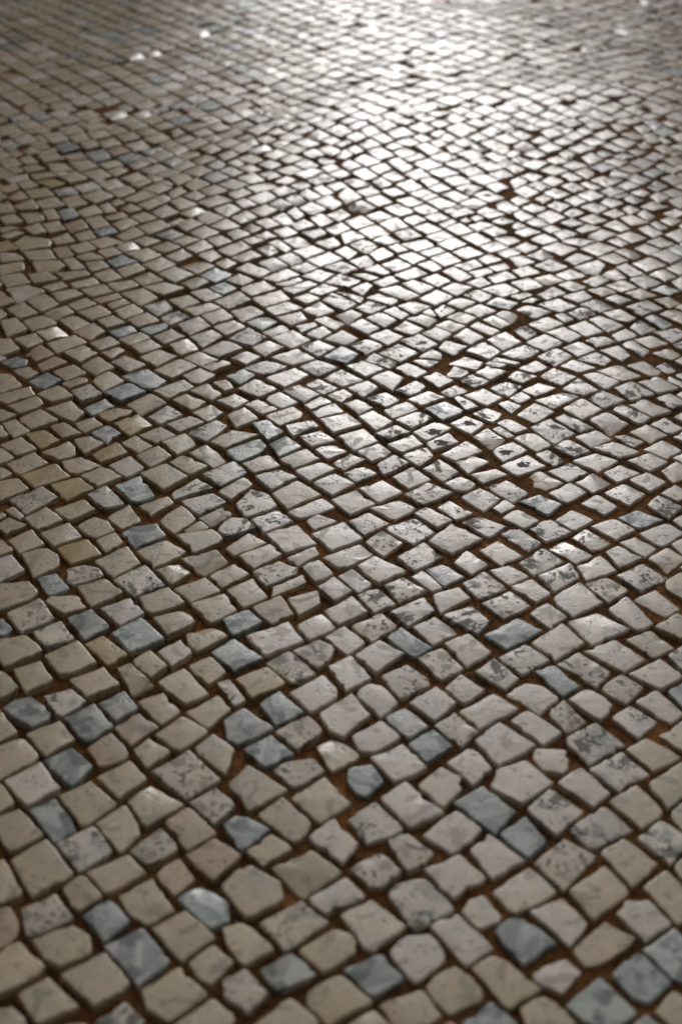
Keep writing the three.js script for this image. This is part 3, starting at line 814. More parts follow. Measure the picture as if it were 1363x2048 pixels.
 ['c', -652, -4072, -609, -4111, -576, -4055, -622, -4017],
 ['c', -692, -4137, -648, -4159, -618, -4109, -663, -4081],
 ['c', -604, -4111, -562, -4147, -527, -4098, -567, -4062],
 ['c', -766, -4159, -723, -4209, -686, -4171, -733, -4115],
 ['c', -647, -4185, -599, -4215, -563, -4157, -611, -4121],
 ['b', -812, -3974, -782, -4023, -732, -3956, -782, -3916],
 ['c', -616, -3986, -570, -4028, -537, -3961, -581, -3933],
 ['t', -663, -3947, -631, -3990, -589, -3928, -637, -3892],
 ['c', -572, -4048, -523, -4097, -488, -4043, -534, -4002],
 ['c', -845, -3880, -802, -3917, -763, -3853, -815, -3823],
 ['t', -774, -3880, -730, -3922, -702, -3867, -747, -3843],
 ['c', -873, -4087, -816, -4100, -780, -4037, -823, -3999],
 ['g', -718, -3913, -670, -3950, -637, -3869, -679, -3833],
 ['b', -623, -3879, -584, -3925, -542, -3881, -592, -3824],
 ['t', -586, -3814, -557, -3856, -519, -3829, -559, -3767],
 ['c', -665, -3809, -620, -3855, -592, -3808, -637, -3768],
 ['c', -750, -3827, -696, -3846, -659, -3781, -706, -3743],
 ['c', -807, -3817, -763, -3836, -723, -3759, -776, -3734],
 ['c', -944, -3837, -908, -3863, -871, -3807, -911, -3769],
 ['t', -895, -3926, -876, -3967, -841, -3923, -871, -3888],
 ['t', -929, -3903, -916, -3942, -884, -3899, -905, -3866],
 ['c', -891, -3857, -865, -3884, -829, -3819, -864, -3808],
 ['c', -870, -3777, -837, -3812, -798, -3765, -846, -3737],
 ['c', -633, -3750, -603, -3794, -573, -3764, -604, -3704],
 ['c', -700, -3732, -652, -3767, -613, -3707, -652, -3668],
 ['c', -756, -3700, -716, -3744, -671, -3683, -715, -3646],
 ['w', -898, -3690, -845, -3727, -827, -3680, -873, -3644],
 ['c', -834, -3719, -783, -3735, -760, -3699, -816, -3674],
 ['y', -807, -3660, -765, -3677, -723, -3639, -761, -3601],
 ['c', -852, -3640, -822, -3666, -793, -3618, -826, -3587],
 ['c', -588, -3684, -548, -3740, -515, -3684, -520, -3679, -553, -3649],
 ['c', -555, -3639, -511, -3683, -498, -3659, -532, -3609],
 ['c', -547, -3766, -502, -3821, -460, -3771, -514, -3723],
 ['c', -640, -3640, -600, -3687, -565, -3628, -608, -3583],
 ['v', -701, -3610, -657, -3660, -624, -3602, -671, -3564],
 ['c', -897, -3607, -862, -3648, -838, -3602, -874, -3568],
 ['v', -746, -3582, -707, -3612, -677, -3559, -726, -3536],
 ['c', -822, -3578, -770, -3605, -735, -3538, -795, -3522],
 ['c', -860, -3552, -835, -3588, -800, -3521, -841, -3510],
 ['c', -604, -3578, -559, -3627, -529, -3580, -570, -3526],
 ['c', -669, -3542, -627, -3592, -582, -3537, -627, -3488],
 ['c', -717, -3517, -681, -3550, -642, -3482, -686, -3455],
 ['c', -779, -3497, -734, -3534, -697, -3470, -751, -3444],
 ['c', -559, -3512, -517, -3588, -472, -3547, -520, -3495],
 ['c', -522, -3604, -481, -3656, -440, -3610, -474, -3558],
 ['c', -834, -3477, -791, -3513, -758, -3448, -812, -3438],
 ['c', -613, -3468, -592, -3495, -562, -3430, -590, -3418],
 ['c', -587, -3492, -573, -3523, -546, -3491, -572, -3468, -580, -3476],
 ['t', -557, -3450, -536, -3486, -496, -3445, -531, -3418],
 ['c', -516, -3477, -480, -3528, -450, -3486, -486, -3436],
 ['c', -663, -3428, -624, -3477, -596, -3423, -639, -3387, -660, -3420],
 ['g', -711, -3423, -678, -3453, -650, -3391, -685, -3365],
 ['c', -749, -3431, -724, -3445, -694, -3378, -725, -3365],
 ['c', -805, -3418, -761, -3441, -730, -3365, -769, -3339],
 ['c', -873, -3459, -848, -3501, -813, -3419, -856, -3408],
 ['c', -849, -3385, -818, -3414, -781, -3354, -822, -3332],
 ['c', -523, -3393, -494, -3431, -453, -3382, -491, -3350],
 ['t', -589, -3387, -548, -3427, -527, -3391, -570, -3361],
 ['t', -635, -3370, -599, -3397, -565, -3332, -600, -3301],
 ['c', -563, -3338, -529, -3385, -494, -3343, -534, -3293],
 ['c', -477, -3418, -443, -3471, -404, -3419, -444, -3376],
 ['t', -680, -3335, -642, -3374, -612, -3308, -655, -3285],
 ['c', -732, -3335, -697, -3361, -670, -3301, -706, -3276],
 ['c', -773, -3309, -743, -3344, -715, -3290, -711, -3280, -744, -3267],
 ['b', -600, -3292, -565, -3322, -535, -3284, -579, -3255],
 ['c', -500, -3323, -447, -3372, -414, -3325, -465, -3268],
 ['c', -831, -3309, -806, -3322, -781, -3301, -825, -3276],
 ['c', -823, -3257, -788, -3292, -763, -3279, -800, -3239],
 ['t', -644, -3268, -610, -3305, -585, -3245, -624, -3223],
 ['c', -541, -3260, -506, -3321, -472, -3270, -517, -3223],
 ['c', -695, -3239, -662, -3280, -633, -3222, -676, -3201],
 ['c', -478, -4159, -425, -4215, -374, -4171, -443, -4108],
 ['c', -497, -4110, -477, -4134, -450, -4079, -483, -4050],
 ['c', -436, -4092, -398, -4136, -366, -4077, -409, -4052],
 ['c', -393, -4137, -358, -4179, -319, -4120, -363, -4093],
 ['c', -360, -4062, -311, -4124, -281, -4065, -340, -4025],
 ['c', -331, -4152, -282, -4204, -252, -4152, -293, -4108],
 ['c', -275, -4097, -236, -4161, -203, -4110, -242, -4047],
 ['w', -217, -4171, -180, -4215, -142, -4184, -188, -4133],
 ['w', -173, -4125, -144, -4176, -125, -4131, -154, -4088],
 ['w', -144, -4079, -99, -4134, -77, -4091, -124, -4046],
 ['w', -84, -4147, -36, -4191, -13, -4139, -52, -4089],
 ['w', -49, -4084, -3, -4140, 38, -4072, -4, -4024],
 ['w', -101, -4038, -66, -4097, -28, -4033, -65, -3993],
 ['w', -217, -4068, -187, -4116, -150, -4068, -191, -4050],
 ['w', -183, -4026, -146, -4067, -105, -4020, -150, -3986],
 ['w', -247, -4025, -237, -4033, -209, -4050, -183, -4009, -213, -3980],
 ['c', -305, -4020, -268, -4062, -243, -4034, -282, -4005],
 ['c', -481, -4026, -446, -4079, -416, -4038, -453, -3997],
 ['c', -447, -3981, -406, -4045, -376, -3997, -418, -3940],
 ['t', -400, -3946, -369, -3994, -332, -3932, -367, -3891],
 ['c', -357, -3982, -315, -4021, -279, -3986, -324, -3941],
 ['c', -312, -3936, -275, -3984, -267, -3972, -247, -3934, -282, -3891],
 ['w', -277, -3993, -256, -4021, -251, -4025, -231, -3980, -254, -3958],
 ['w', -199, -3968, -168, -4003, -143, -3970, -173, -3925],
 ['w', -135, -3980, -97, -4015, -57, -3957, -97, -3926],
 ['w', -61, -3993, -56, -3998, -22, -4026, 1, -3980, -29, -3949, -45, -3971],
 ['w', -263, -3907, -215, -3970, -185, -3922, -235, -3879],
 ['c', -462, -3890, -425, -3942, -388, -3893, -433, -3848],
 ['c', -343, -3884, -311, -3927, -292, -3901, -279, -3879, -324, -3830],
 ['c', -411, -3846, -377, -3895, -341, -3851, -387, -3803],
 ['w', -217, -3873, -179, -3918, -141, -3880, -184, -3831],
 ['w', -168, -3927, -161, -3938, -139, -3962, -92, -3917, -129, -3879],
 ['w', -112, -3884, -74, -3923, -46, -3875, -52, -3863, -83, -3846],
 ['w', -67, -3918, -36, -3953, 4, -3901, 0, -3889, -28, -3857],
 ['c', -286, -3847, -251, -3888, -210, -3824, -242, -3795],
 ['c', -169, -3830, -144, -3871, -138, -3878, -101, -3835, -147, -3792],
 ['w', -68, -3817, -45, -3871, -11, -3809, -43, -3780],
 ['c', -464, -3793, -423, -3848, -391, -3801, -437, -3752],
 ['v', -367, -3798, -335, -3843, -310, -3796, -336, -3752],
 ['w', -311, -3808, -288, -3842, -261, -3801, -278, -3768],
 ['w', -225, -3787, -196, -3830, -161, -3787, -186, -3740],
 ['w', -130, -3787, -97, -3835, -58, -3777, -92, -3745],
 ['c', -426, -3745, -384, -3800, -342, -3749, -386, -3695],
 ['c', -279, -3761, -248, -3797, -213, -3742, -246, -3712],
 ['w', -331, -3745, -299, -3780, -259, -3724, -291, -3690],
 ['c', -178, -3741, -135, -3782, -97, -3744, -140, -3698],
 ['w', -56, -3763, -23, -3794, -1, -3754, -9, -3745, -17, -3736, -37, -3719],
 ['g', -370, -3694, -335, -3742, -295, -3682, -338, -3636],
 ['c', -221, -3709, -188, -3739, -157, -3694, -192, -3659],
 ['w', -129, -3703, -76, -3750, -43, -3721, -94, -3663],
 ['w', -35, -3712, 2, -3753, 26, -3709, -4, -3669],
 ['c', -457, -3689, -422, -3733, -393, -3682, -428, -3624],
 ['v', -279, -3675, -234, -3717, -199, -3652, -237, -3623],
 ['w', -176, -3649, -144, -3694, -115, -3659, -148, -3619],
 ['w', -94, -3656, -43, -3712, -12, -3661, -64, -3616],
 ['c', -414, -3629, -384, -3689, -343, -3630, -382, -3577],
 ['w', -325, -3624, -291, -3675, -241, -3620, -278, -3575],
 ['w', -248, -3596, -187, -3657, -162, -3604, -222, -3549],
 ['w', -135, -3619, -100, -3657, -74, -3606, -110, -3579],
 ['w', -40, -3609, 1, -3654, 23, -3609, -17, -3571],
 ['c', -447, -3571, -423, -3620, -399, -3573, -434, -3519],
 ['c', -367, -3580, -333, -3626, -290, -3571, -341, -3535],
 ['w', -182, -3571, -148, -3613, -112, -3570, -159, -3529],
 ['w', -74, -3592, -51, -3621, -15, -3559, -45, -3535],
 ['c', -407, -3542, -377, -3576, -345, -3533, -371, -3500],
 ['c', -296, -3550, -257, -3589, -228, -3550, -270, -3506],
 ['w', -242, -3513, -192, -3571, -163, -3523, -203, -3472],
 ['w', -109, -3547, -89, -3589, -48, -3532, -77, -3501],
 ['c', -438, -3505, -416, -3537, -362, -3477, -404, -3436],
 ['c', -367, -3491, -319, -3545, -274, -3496, -334, -3449],
 ['w', -271, -3491, -247, -3514, -210, -3468, -246, -3441],
 ['w', -144, -3510, -117, -3552, -88, -3495, -114, -3468],
 ['c', -322, -3440, -283, -3481, -249, -3441, -283, -3383],
 ['w', -185, -3477, -157, -3514, -119, -3469, -151, -3431],
 ['w', -69, -3493, -30, -3542, 6, -3477, -21, -3433],
 ['w', -107, -3448, -76, -3494, -34, -3441, -73, -3395],
 ['c', -404, -3414, -371, -3462, -335, -3437, -372, -3379],
 ['c', -230, -3420, -191, -3468, -157, -3423, -193, -3378, -223, -3409],
 ['w', -137, -3410, -114, -3454, -91, -3396, -109, -3365, -122, -3385],
 ['c', -273, -3374, -237, -3425, -205, -3376, -246, -3331],
 ['w', -173, -3376, -145, -3417, -108, -3356, -140, -3324],
 ['c', -362, -3380, -334, -3432, -287, -3376, -327, -3330],
 ['w', -79, -3378, -50, -3409, -16, -3356, -49, -3314],
 ['w', -38, -3396, 1, -3440, 25, -3396, -6, -3352],
 ['w', -212, -3344, -183, -3374, -152, -3337, -144, -3325, -182, -3297],
 ['w', -124, -3326, -93, -3370, -60, -3326, -107, -3288],
 ['c', -321, -3317, -285, -3373, -243, -3317, -286, -3287],
 ['c', -405, -3331, -372, -3374, -335, -3335, -376, -3284],
 ['c', -244, -3309, -222, -3339, -189, -3302, -215, -3272],
 ['w', -40, -3301, 2, -3350, 26, -3303, -15, -3263],
 ['w', -165, -3286, -130, -3320, -103, -3274, -137, -3236],
 ['c', -368, -3278, -334, -3325, -290, -3278, -333, -3232],
 ['c', -276, -3270, -253, -3305, -214, -3263, -256, -3224],
 ['w', -97, -3276, -49, -3309, -34, -3276, -66, -3235],
 ['c', -210, -3255, -179, -3284, -151, -3251, -180, -3227, -201, -3244],
 ['w', -5, -4172, 30, -4216, 59, -4184, 10, -4132],
 ['w', 18, -4113, 57, -4177, 84, -4147, 41, -4083],
 ['w', 76, -4183, 113, -4232, 133, -4189, 96, -4155],
 ['w', 141, -4184, 183, -4211, 223, -4184, 189, -4143],
 ['w', 54, -4084, 85, -4138, 121, -4073, 78, -4027],
 ['w', 96, -4140, 135, -4184, 168, -4134, 127, -4083],
 ['w', 194, -4124, 238, -4180, 275, -4109, 238, -4068],
 ['w', 257, -4165, 295, -4203, 326, -4158, 285, -4120],
 ['w', 129, -4068, 181, -4124, 219, -4060, 153, -4019],
 ['w', 302, -4116, 352, -4172, 402, -4103, 345, -4035],
 ['w', 363, -4171, 405, -4205, 439, -4153, 402, -4126],
 ['w', 254, -4062, 289, -4103, 306, -4078, 293, -4055, 274, -4032],
 ['w', 278, -4022, 308, -4075, 336, -4026, 307, -3986],
 ['w', 10, -4021, 48, -4066, 77, -4020, 40, -3976],
 ['w', 84, -4021, 120, -4060, 153, -3997, 121, -3965],
 ['w', 361, -4036, 399, -4083, 425, -4025, 386, -3993],
 ['w', 401, -4086, 441, -4138, 469, -4091, 429, -4040],
 ['w', 440, -4159, 483, -4187, 510, -4133, 471, -4106],
 ['w', 153, -3989, 193, -4038, 227, -3979, 191, -3944],
 ['w', 203, -4032, 232, -4069, 264, -4019, 231, -3983],
 ['w', 317, -3986, 353, -4030, 382, -3979, 343, -3942],
 ['w', 47, -3951, 83, -4009, 117, -3957, 71, -3918],
 ['w', 433, -4038, 480, -4077, 510, -4004, 475, -3978],
 ['w', 124, -3940, 150, -3980, 177, -3946, 144, -3912],
 ['w', 206, -3951, 241, -3979, 289, -3905, 244, -3873],
 ['w', 250, -3991, 280, -4015, 302, -3968, 273, -3936, 269, -3943],
 ['w', 15, -3918, 40, -3957, 67, -3906, 39, -3879],
 ['w', 69, -3899, 111, -3936, 152, -3868, 105, -3825],
 ['w', 144, -3893, 177, -3940, 214, -3888, 169, -3843],
 ['c', 392, -3991, 434, -4028, 478, -3967, 432, -3919],
 ['c', 292, -3951, 321, -3970, 348, -3922, 307, -3892],
 ['c', 318, -3891, 371, -3930, 402, -3866, 358, -3834],
 ['w', 242, -3858, 291, -3896, 327, -3851, 274, -3807],
 ['w', 171, -3840, 218, -3887, 236, -3856, 189, -3816],
 ['w', 397, -3887, 427, -3918, 467, -3866, 428, -3829],
 ['w', 32, -3825, 65, -3870, 115, -3806, 68, -3768],
 ['w', -13, -3844, 10, -3908, 35, -3868, 11, -3824],
 ['w', -1, -3782, 21, -3829, 60, -3771, 23, -3738],
 ['w', 123, -3819, 160, -3851, 184, -3800, 146, -3774],
 ['w', 195, -3809, 239, -3850, 282, -3787, 230, -3747],
 ['w', 280, -3804, 333, -3842, 361, -3792, 311, -3761],
 ['v', 367, -3805, 411, -3831, 446, -3775, 401, -3743],
 ['w', 74, -3760, 120, -3804, 138, -3755, 101, -3711],
 ['w', 143, -3766, 158, -3779, 183, -3795, 204, -3756, 165, -3725],
 ['c', 317, -3760, 364, -3788, 388, -3739, 341, -3706],
 ['g', 27, -3720, 66, -3764, 101, -3687, 62, -3657],
 ['w', 231, -3741, 284, -3777, 322, -3725, 265, -3683],
 ['w', 392, -3730, 439, -3766, 466, -3717, 419, -3682],
 ['w', 167, -3714, 216, -3762, 241, -3708, 197, -3672],
 ['w', 104, -3696, 143, -3739, 174, -3683, 138, -3647],
 ['w', 208, -3674, 238, -3699, 265, -3654, 227, -3619],
 ['w', 269, -3680, 316, -3713, 348, -3658, 296, -3626],
 ['w', 335, -3690, 381, -3726, 422, -3668, 376, -3633],
 ['w', 78, -3654, 107, -3684, 139, -3629, 105, -3605],
 ['v', 6, -3651, 41, -3677, 80, -3624, 38, -3593],
 ['w', 141, -3636, 188, -3678, 216, -3615, 177, -3575],
 ['w', 226, -3605, 265, -3649, 290, -3605, 251, -3571],
 ['v', 297, -3610, 336, -3646, 376, -3618, 331, -3562],
 ['w', 377, -3626, 415, -3657, 440, -3619, 402, -3577],
 ['w', 37, -3571, 79, -3617, 105, -3561, 64, -3531],
 ['w', 102, -3580, 141, -3605, 171, -3566, 133, -3537],
 ['w', 175, -3567, 216, -3609, 254, -3554, 216, -3513],
 ['w', 257, -3562, 295, -3593, 334, -3542, 301, -3501],
 ['k', 338, -3564, 380, -3597, 424, -3541, 376, -3504],
 ['w', -11, -3543, 18, -3596, 55, -3524, 11, -3477],
 ['w', 59, -3515, 101, -3552, 133, -3495, 93, -3459],
 ['w', 138, -3514, 181, -3542, 214, -3495, 171, -3454],
 ['w', 217, -3508, 254, -3544, 300, -3486, 252, -3441],
 ['w', 301, -3494, 344, -3538, 376, -3496, 331, -3448],
 ['w', 13, -3463, 52, -3509, 85, -3466, 90, -3458, 48, -3409],
 ['w', 377, -3491, 415, -3523, 454, -3461, 422, -3425],
 ['w', 177, -3451, 215, -3489, 248, -3438, 206, -3406],
 ['w', 105, -3454, 144, -3486, 189, -3423, 144, -3387],
 ['w', 254, -3436, 303, -3480, 340, -3427, 282, -3383],
 ['w', 339, -3440, 367, -3478, 414, -3418, 367, -3387],
 ['w', 206, -3396, 246, -3431, 272, -3387, 231, -3354],
 ['w', 60, -3396, 98, -3431, 133, -3387, 90, -3352],
 ['w', 150, -3374, 187, -3411, 213, -3376, 175, -3331],
 ['w', 294, -3374, 312, -3400, 322, -3369, 306, -3352],
 ['w', 319, -3391, 342, -3414, 356, -3391, 332, -3365],
 ['w', 7, -3357, 51, -3400, 84, -3340, 36, -3299],
 ['w', 239, -3346, 276, -3384, 288, -3365, 251, -3322],
 ['w', 90, -3339, 137, -3387, 169, -3322, 122, -3288],
 ['w', 369, -3370, 404, -3405, 434, -3369, 395, -3344],
 ['w', 173, -3323, 214, -3356, 249, -3305, 209, -3273],
 ['w', 251, -3316, 293, -3352, 326, -3296, 283, -3265],
 ['w', 310, -3340, 344, -3368, 379, -3345, 331, -3298],
 ['w', 37, -3292, 84, -3333, 122, -3280, 71, -3240],
 ['m', 126, -3276, 168, -3309, 198, -3259, 150, -3226],
 ['w', 342, -3301, 379, -3339, 408, -3297, 369, -3263],
 ['w', 203, -3259, 250, -3301, 273, -3259, 230, -3218],
 ['w', 288, -3259, 329, -3292, 362, -3231, 324, -3195],
 ['w', -2, -3269, 28, -3292, 60, -3247, 8, -3202],
 ['w', 365, -3251, 404, -3284, 432, -3235, 396, -3202],
 ['w', 565, -4153, 609, -4196, 636, -4146, 590, -4116],
 ['g', 645, -4173, 690, -4203, 709, -4150, 665, -4120],
 ['w', 715, -4152, 757, -4190, 780, -4134, 730, -4098, 726, -4106],
 ['w', 810, -4185, 855, -4221, 883, -4171, 844, -4147],
 ['b', 893, -4183, 931, -4208, 949, -4165, 901, -4146],
 ['t', 787, -4146, 821, -4168, 841, -4116, 802, -4079],
 ['t', 856, -4135, 894, -4155, 908, -4103, 867, -4065],
 ['b', 903, -4093, 951, -4136, 975, -4085, 929, -4043],
 ['w', 578, -4093, 620, -4123, 643, -4066, 594, -4030],
 ['g', 521, -4134, 557, -4158, 564, -4149, 587, -4115, 549, -4091],
 ['w', 681, -4097, 711, -4133, 733, -4084, 701, -4056],
 ['w', 636, -4051, 677, -4091, 698, -4038, 659, -4009],
 ['c', 724, -4063, 776, -4109, 802, -4058, 747, -4013],
 ['c', 805, -4064, 849, -4095, 874, -4037, 835, -4012],
 ['w', 489, -4076, 518, -4105, 555, -4049, 512, -4013],
 ['w', 601, -4009, 639, -4037, 648, -4023, 663, -3991, 624, -3968],
 ['w', 484, -3960, 520, -4010, 551, -3944, 500, -3908],
 ['w', 539, -4003, 573, -4044, 598, -4007, 568, -3972],
 ['w', 554, -3950, 595, -3999, 624, -3940, 577, -3906],
 ['w', 684, -4010, 723, -4038, 757, -3991, 710, -3963],
 ['w', 767, -4010, 808, -4035, 844, -3997, 802, -3943],
 ['c', 865, -4026, 906, -4056, 915, -4009, 878, -3982, 869, -4007],
 ['c', 837, -3968, 866, -4005, 882, -3960, 848, -3934],
 ['w', 946, -4051, 991, -4094, 1009, -4036, 967, -4001],
 ['w', 638, -3940, 682, -3980, 720, -3946, 664, -3896, 653, -3913],
 ['w', 736, -3968, 766, -3991, 805, -3927, 792, -3918, 771, -3912],
 ['w', 508, -3897, 546, -3935, 574, -3888, 538, -3851],
 ['w', 467, -3846, 494, -3883, 521, -3846, 487, -3810],
 ['w', 605, -3901, 637, -3934, 668, -3884, 623, -3851],
 ['g', 707, -3906, 739, -3934, 763, -3891, 728, -3863],
 ['t', 800, -3920, 835, -3942, 858, -3912, 821, -3874],
 ['c', 882, -3953, 918, -3984, 945, -3928, 901, -3892],
 ['w', 491, -3808, 531, -3851, 571, -3824, 526, -3758],
 ['w', 664, -3864, 700, -3904, 725, -3847, 678, -3802],
 ['g', 752, -3878, 769, -3891, 791, -3906, 817, -3875, 775, -3851],
 ['v', 837, -3868, 875, -3914, 904, -3883, 865, -3831],
 ['w', 564, -3849, 603, -3881, 628, -3831, 585, -3806],
 ['y', 720, -3836, 759, -3860, 792, -3826, 755, -3785],
 ['w', 791, -3819, 828, -3860, 866, -3825, 821, -3762],
 ['t', 885, -3848, 933, -3881, 955, -3822, 908, -3796],
 ['w', 600, -3796, 639, -3837, 676, -3792, 627, -3758],
 ['g', 673, -3783, 720, -3824, 752, -3783, 702, -3736],
 ['w', 858, -3798, 887, -3824, 906, -3782, 871, -3752, 867, -3758],
 ['t', 747, -3767, 791, -3806, 818, -3749, 780, -3723],
 ['w', 535, -3756, 578, -3801, 616, -3750, 570, -3711],
 ['w', 447, -3782, 473, -3812, 501, -3771, 468, -3730],
 ['b', 810, -3730, 850, -3780, 873, -3743, 831, -3689],
 ['c', 628, -3743, 669, -3780, 685, -3722, 652, -3674],
 ['w', 714, -3706, 739, -3766, 778, -3715, 739, -3669],
 ['w', 480, -3715, 510, -3743, 543, -3709, 509, -3670],
 ['w', 587, -3714, 614, -3740, 643, -3685, 609, -3660],
 ['w', 758, -3685, 789, -3723, 828, -3673, 788, -3631],
 ['w', 850, -3690, 892, -3727, 920, -3673, 876, -3631],
 ['w', 529, -3669, 563, -3713, 594, -3663, 556, -3625],
 ['w', 447, -3670, 476, -3708, 496, -3668, 454, -3611],
 ['c', 658, -3669, 700, -3703, 736, -3650, 694, -3613],
 ['w', 490, -3644, 520, -3676, 553, -3621, 518, -3590],
 ['w', 720, -3627, 759, -3669, 785, -3623, 744, -3588],
 ['w', 801, -3614, 834, -3669, 861, -3629, 820, -3581],
 ['w', 629, -3651, 651, -3667, 686, -3614, 658, -3593],
 ['w', 576, -3629, 595, -3645, 611, -3657, 643, -3605, 605, -3576],
 ['g', 668, -3580, 710, -3622, 742, -3580, 694, -3543],
 ['w', 832, -3581, 870, -3618, 901, -3575, 859, -3543],
 ['c', 449, -3592, 485, -3638, 518, -3582, 477, -3537],
 ['w', 523, -3581, 558, -3614, 596, -3571, 554, -3533],
 ['w', 747, -3571, 785, -3600, 801, -3566, 777, -3538],
 ['w', 607, -3557, 649, -3597, 681, -3550, 638, -3510],
 ['w', 794, -3542, 817, -3571, 824, -3580, 849, -3542, 808, -3500],
 ['w', 496, -3533, 523, -3566, 544, -3543, 515, -3500],
 ['w', 434, -3524, 459, -3555, 486, -3518, 448, -3482],
 ['g', 721, -3533, 752, -3561, 776, -3514, 746, -3491],
 ['w', 571, -3524, 605, -3552, 631, -3509, 592, -3478],
 ['w', 659, -3505, 687, -3541, 722, -3500, 685, -3464],
 ['w', 832, -3513, 884, -3557, 901, -3503, 855, -3460],
 ['w', 522, -3486, 549, -3519, 585, -3486, 551, -3436],
 ['w', 606, -3473, 644, -3510, 678, -3467, 643, -3426],
 ['c', 756, -3468, 796, -3508, 831, -3467, 784, -3437],
 ['w', 455, -3469, 486, -3503, 525, -3468, 485, -3429],
 ['c', 706, -3459, 736, -3486, 757, -3445, 721, -3418],
 ['w', 557, -3431, 590, -3468, 614, -3433, 573, -3397],
 ['t', 653, -3423, 692, -3454, 714, -3414, 678, -3387],
 ['w', 739, -3414, 764, -3450, 784, -3405, 759, -3370],
 ['w', 429, -3428, 454, -3456, 484, -3405, 446, -3370],
 ['w', 806, -3423, 844, -3454, 871, -3418, 827, -3393],
 ['w', 487, -3414, 527, -3449, 560, -3400, 519, -3357],
 ['w', 591, -3389, 631, -3426, 663, -3380, 620, -3348],
 ['g', 540, -3361, 560, -3382, 575, -3394, 601, -3352, 562, -3331],
 ['c', 692, -3392, 725, -3416, 761, -3359, 712, -3337],
 ['c', 788, -3374, 817, -3400, 843, -3369, 809, -3326],
 ['w', 455, -3361, 489, -3399, 517, -3353, 482, -3320],
 ['w', 642, -3342, 681, -3383, 708, -3315, 682, -3294],
 ['w', 418, -3334, 437, -3369, 457, -3339, 428, -3306],
 ['w', 759, -3352, 778, -3370, 800, -3318, 778, -3302, 774, -3309],
 ['w', 570, -3309, 605, -3352, 641, -3326, 583, -3284],
 ['w', 724, -3318, 753, -3343, 784, -3283, 750, -3255],
 ['w', 490, -3322, 518, -3348, 540, -3314, 506, -3287],
 ['w', 510, -3287, 549, -3317, 576, -3280, 531, -3239],
 ['c', 418, -3292, 458, -3330, 488, -3292, 440, -3259],
 ['w', 594, -3270, 638, -3320, 673, -3284, 615, -3235],
 ['w', 780, -3274, 828, -3314, 850, -3258, 806, -3219],
 ['t', 661, -3269, 703, -3297, 737, -3251, 691, -3216],
 ['w', 451, -3247, 492, -3288, 524, -3239, 480, -3210],
 ['v', 728, -3227, 767, -3263, 796, -3209, 757, -3183],
];

// ---------------------------------------------------------------- textures
function texture(size, fill, color) {
  const data = new Uint8Array(size * size * 4), c = [0, 0, 0];
  for (let y = 0; y < size; y++) for (let x = 0; x < size; x++) {
    fill(x, y, c);
    const k = (y * size + x) * 4;
    for (let n = 0; n < 3; n++) data[k + n] = Math.max(0, Math.min(255, c[n] * 255));
    data[k + 3] = 255;
  }
  const t = new THREE.DataTexture(data, size, size);
  t.wrapS = t.wrapT = THREE.RepeatWrapping; t.magFilter = THREE.LinearFilter; t.minFilter = THREE.LinearMipmapLinearFilter; t.generateMipmaps = true;
  if (color) t.colorSpace = THREE.SRGBColorSpace;
  t.needsUpdate = true;
  return t;
}
const fbm = (x, y, s) => 0.5 * noise(x, y, s) + 0.25 * noise(x * 2.03, y * 2.03, s + 1) + 0.125 * noise(x * 4.1, y * 4.1, s + 2) + 0.0625 * noise(x * 8.3, y * 8.3, s + 3);

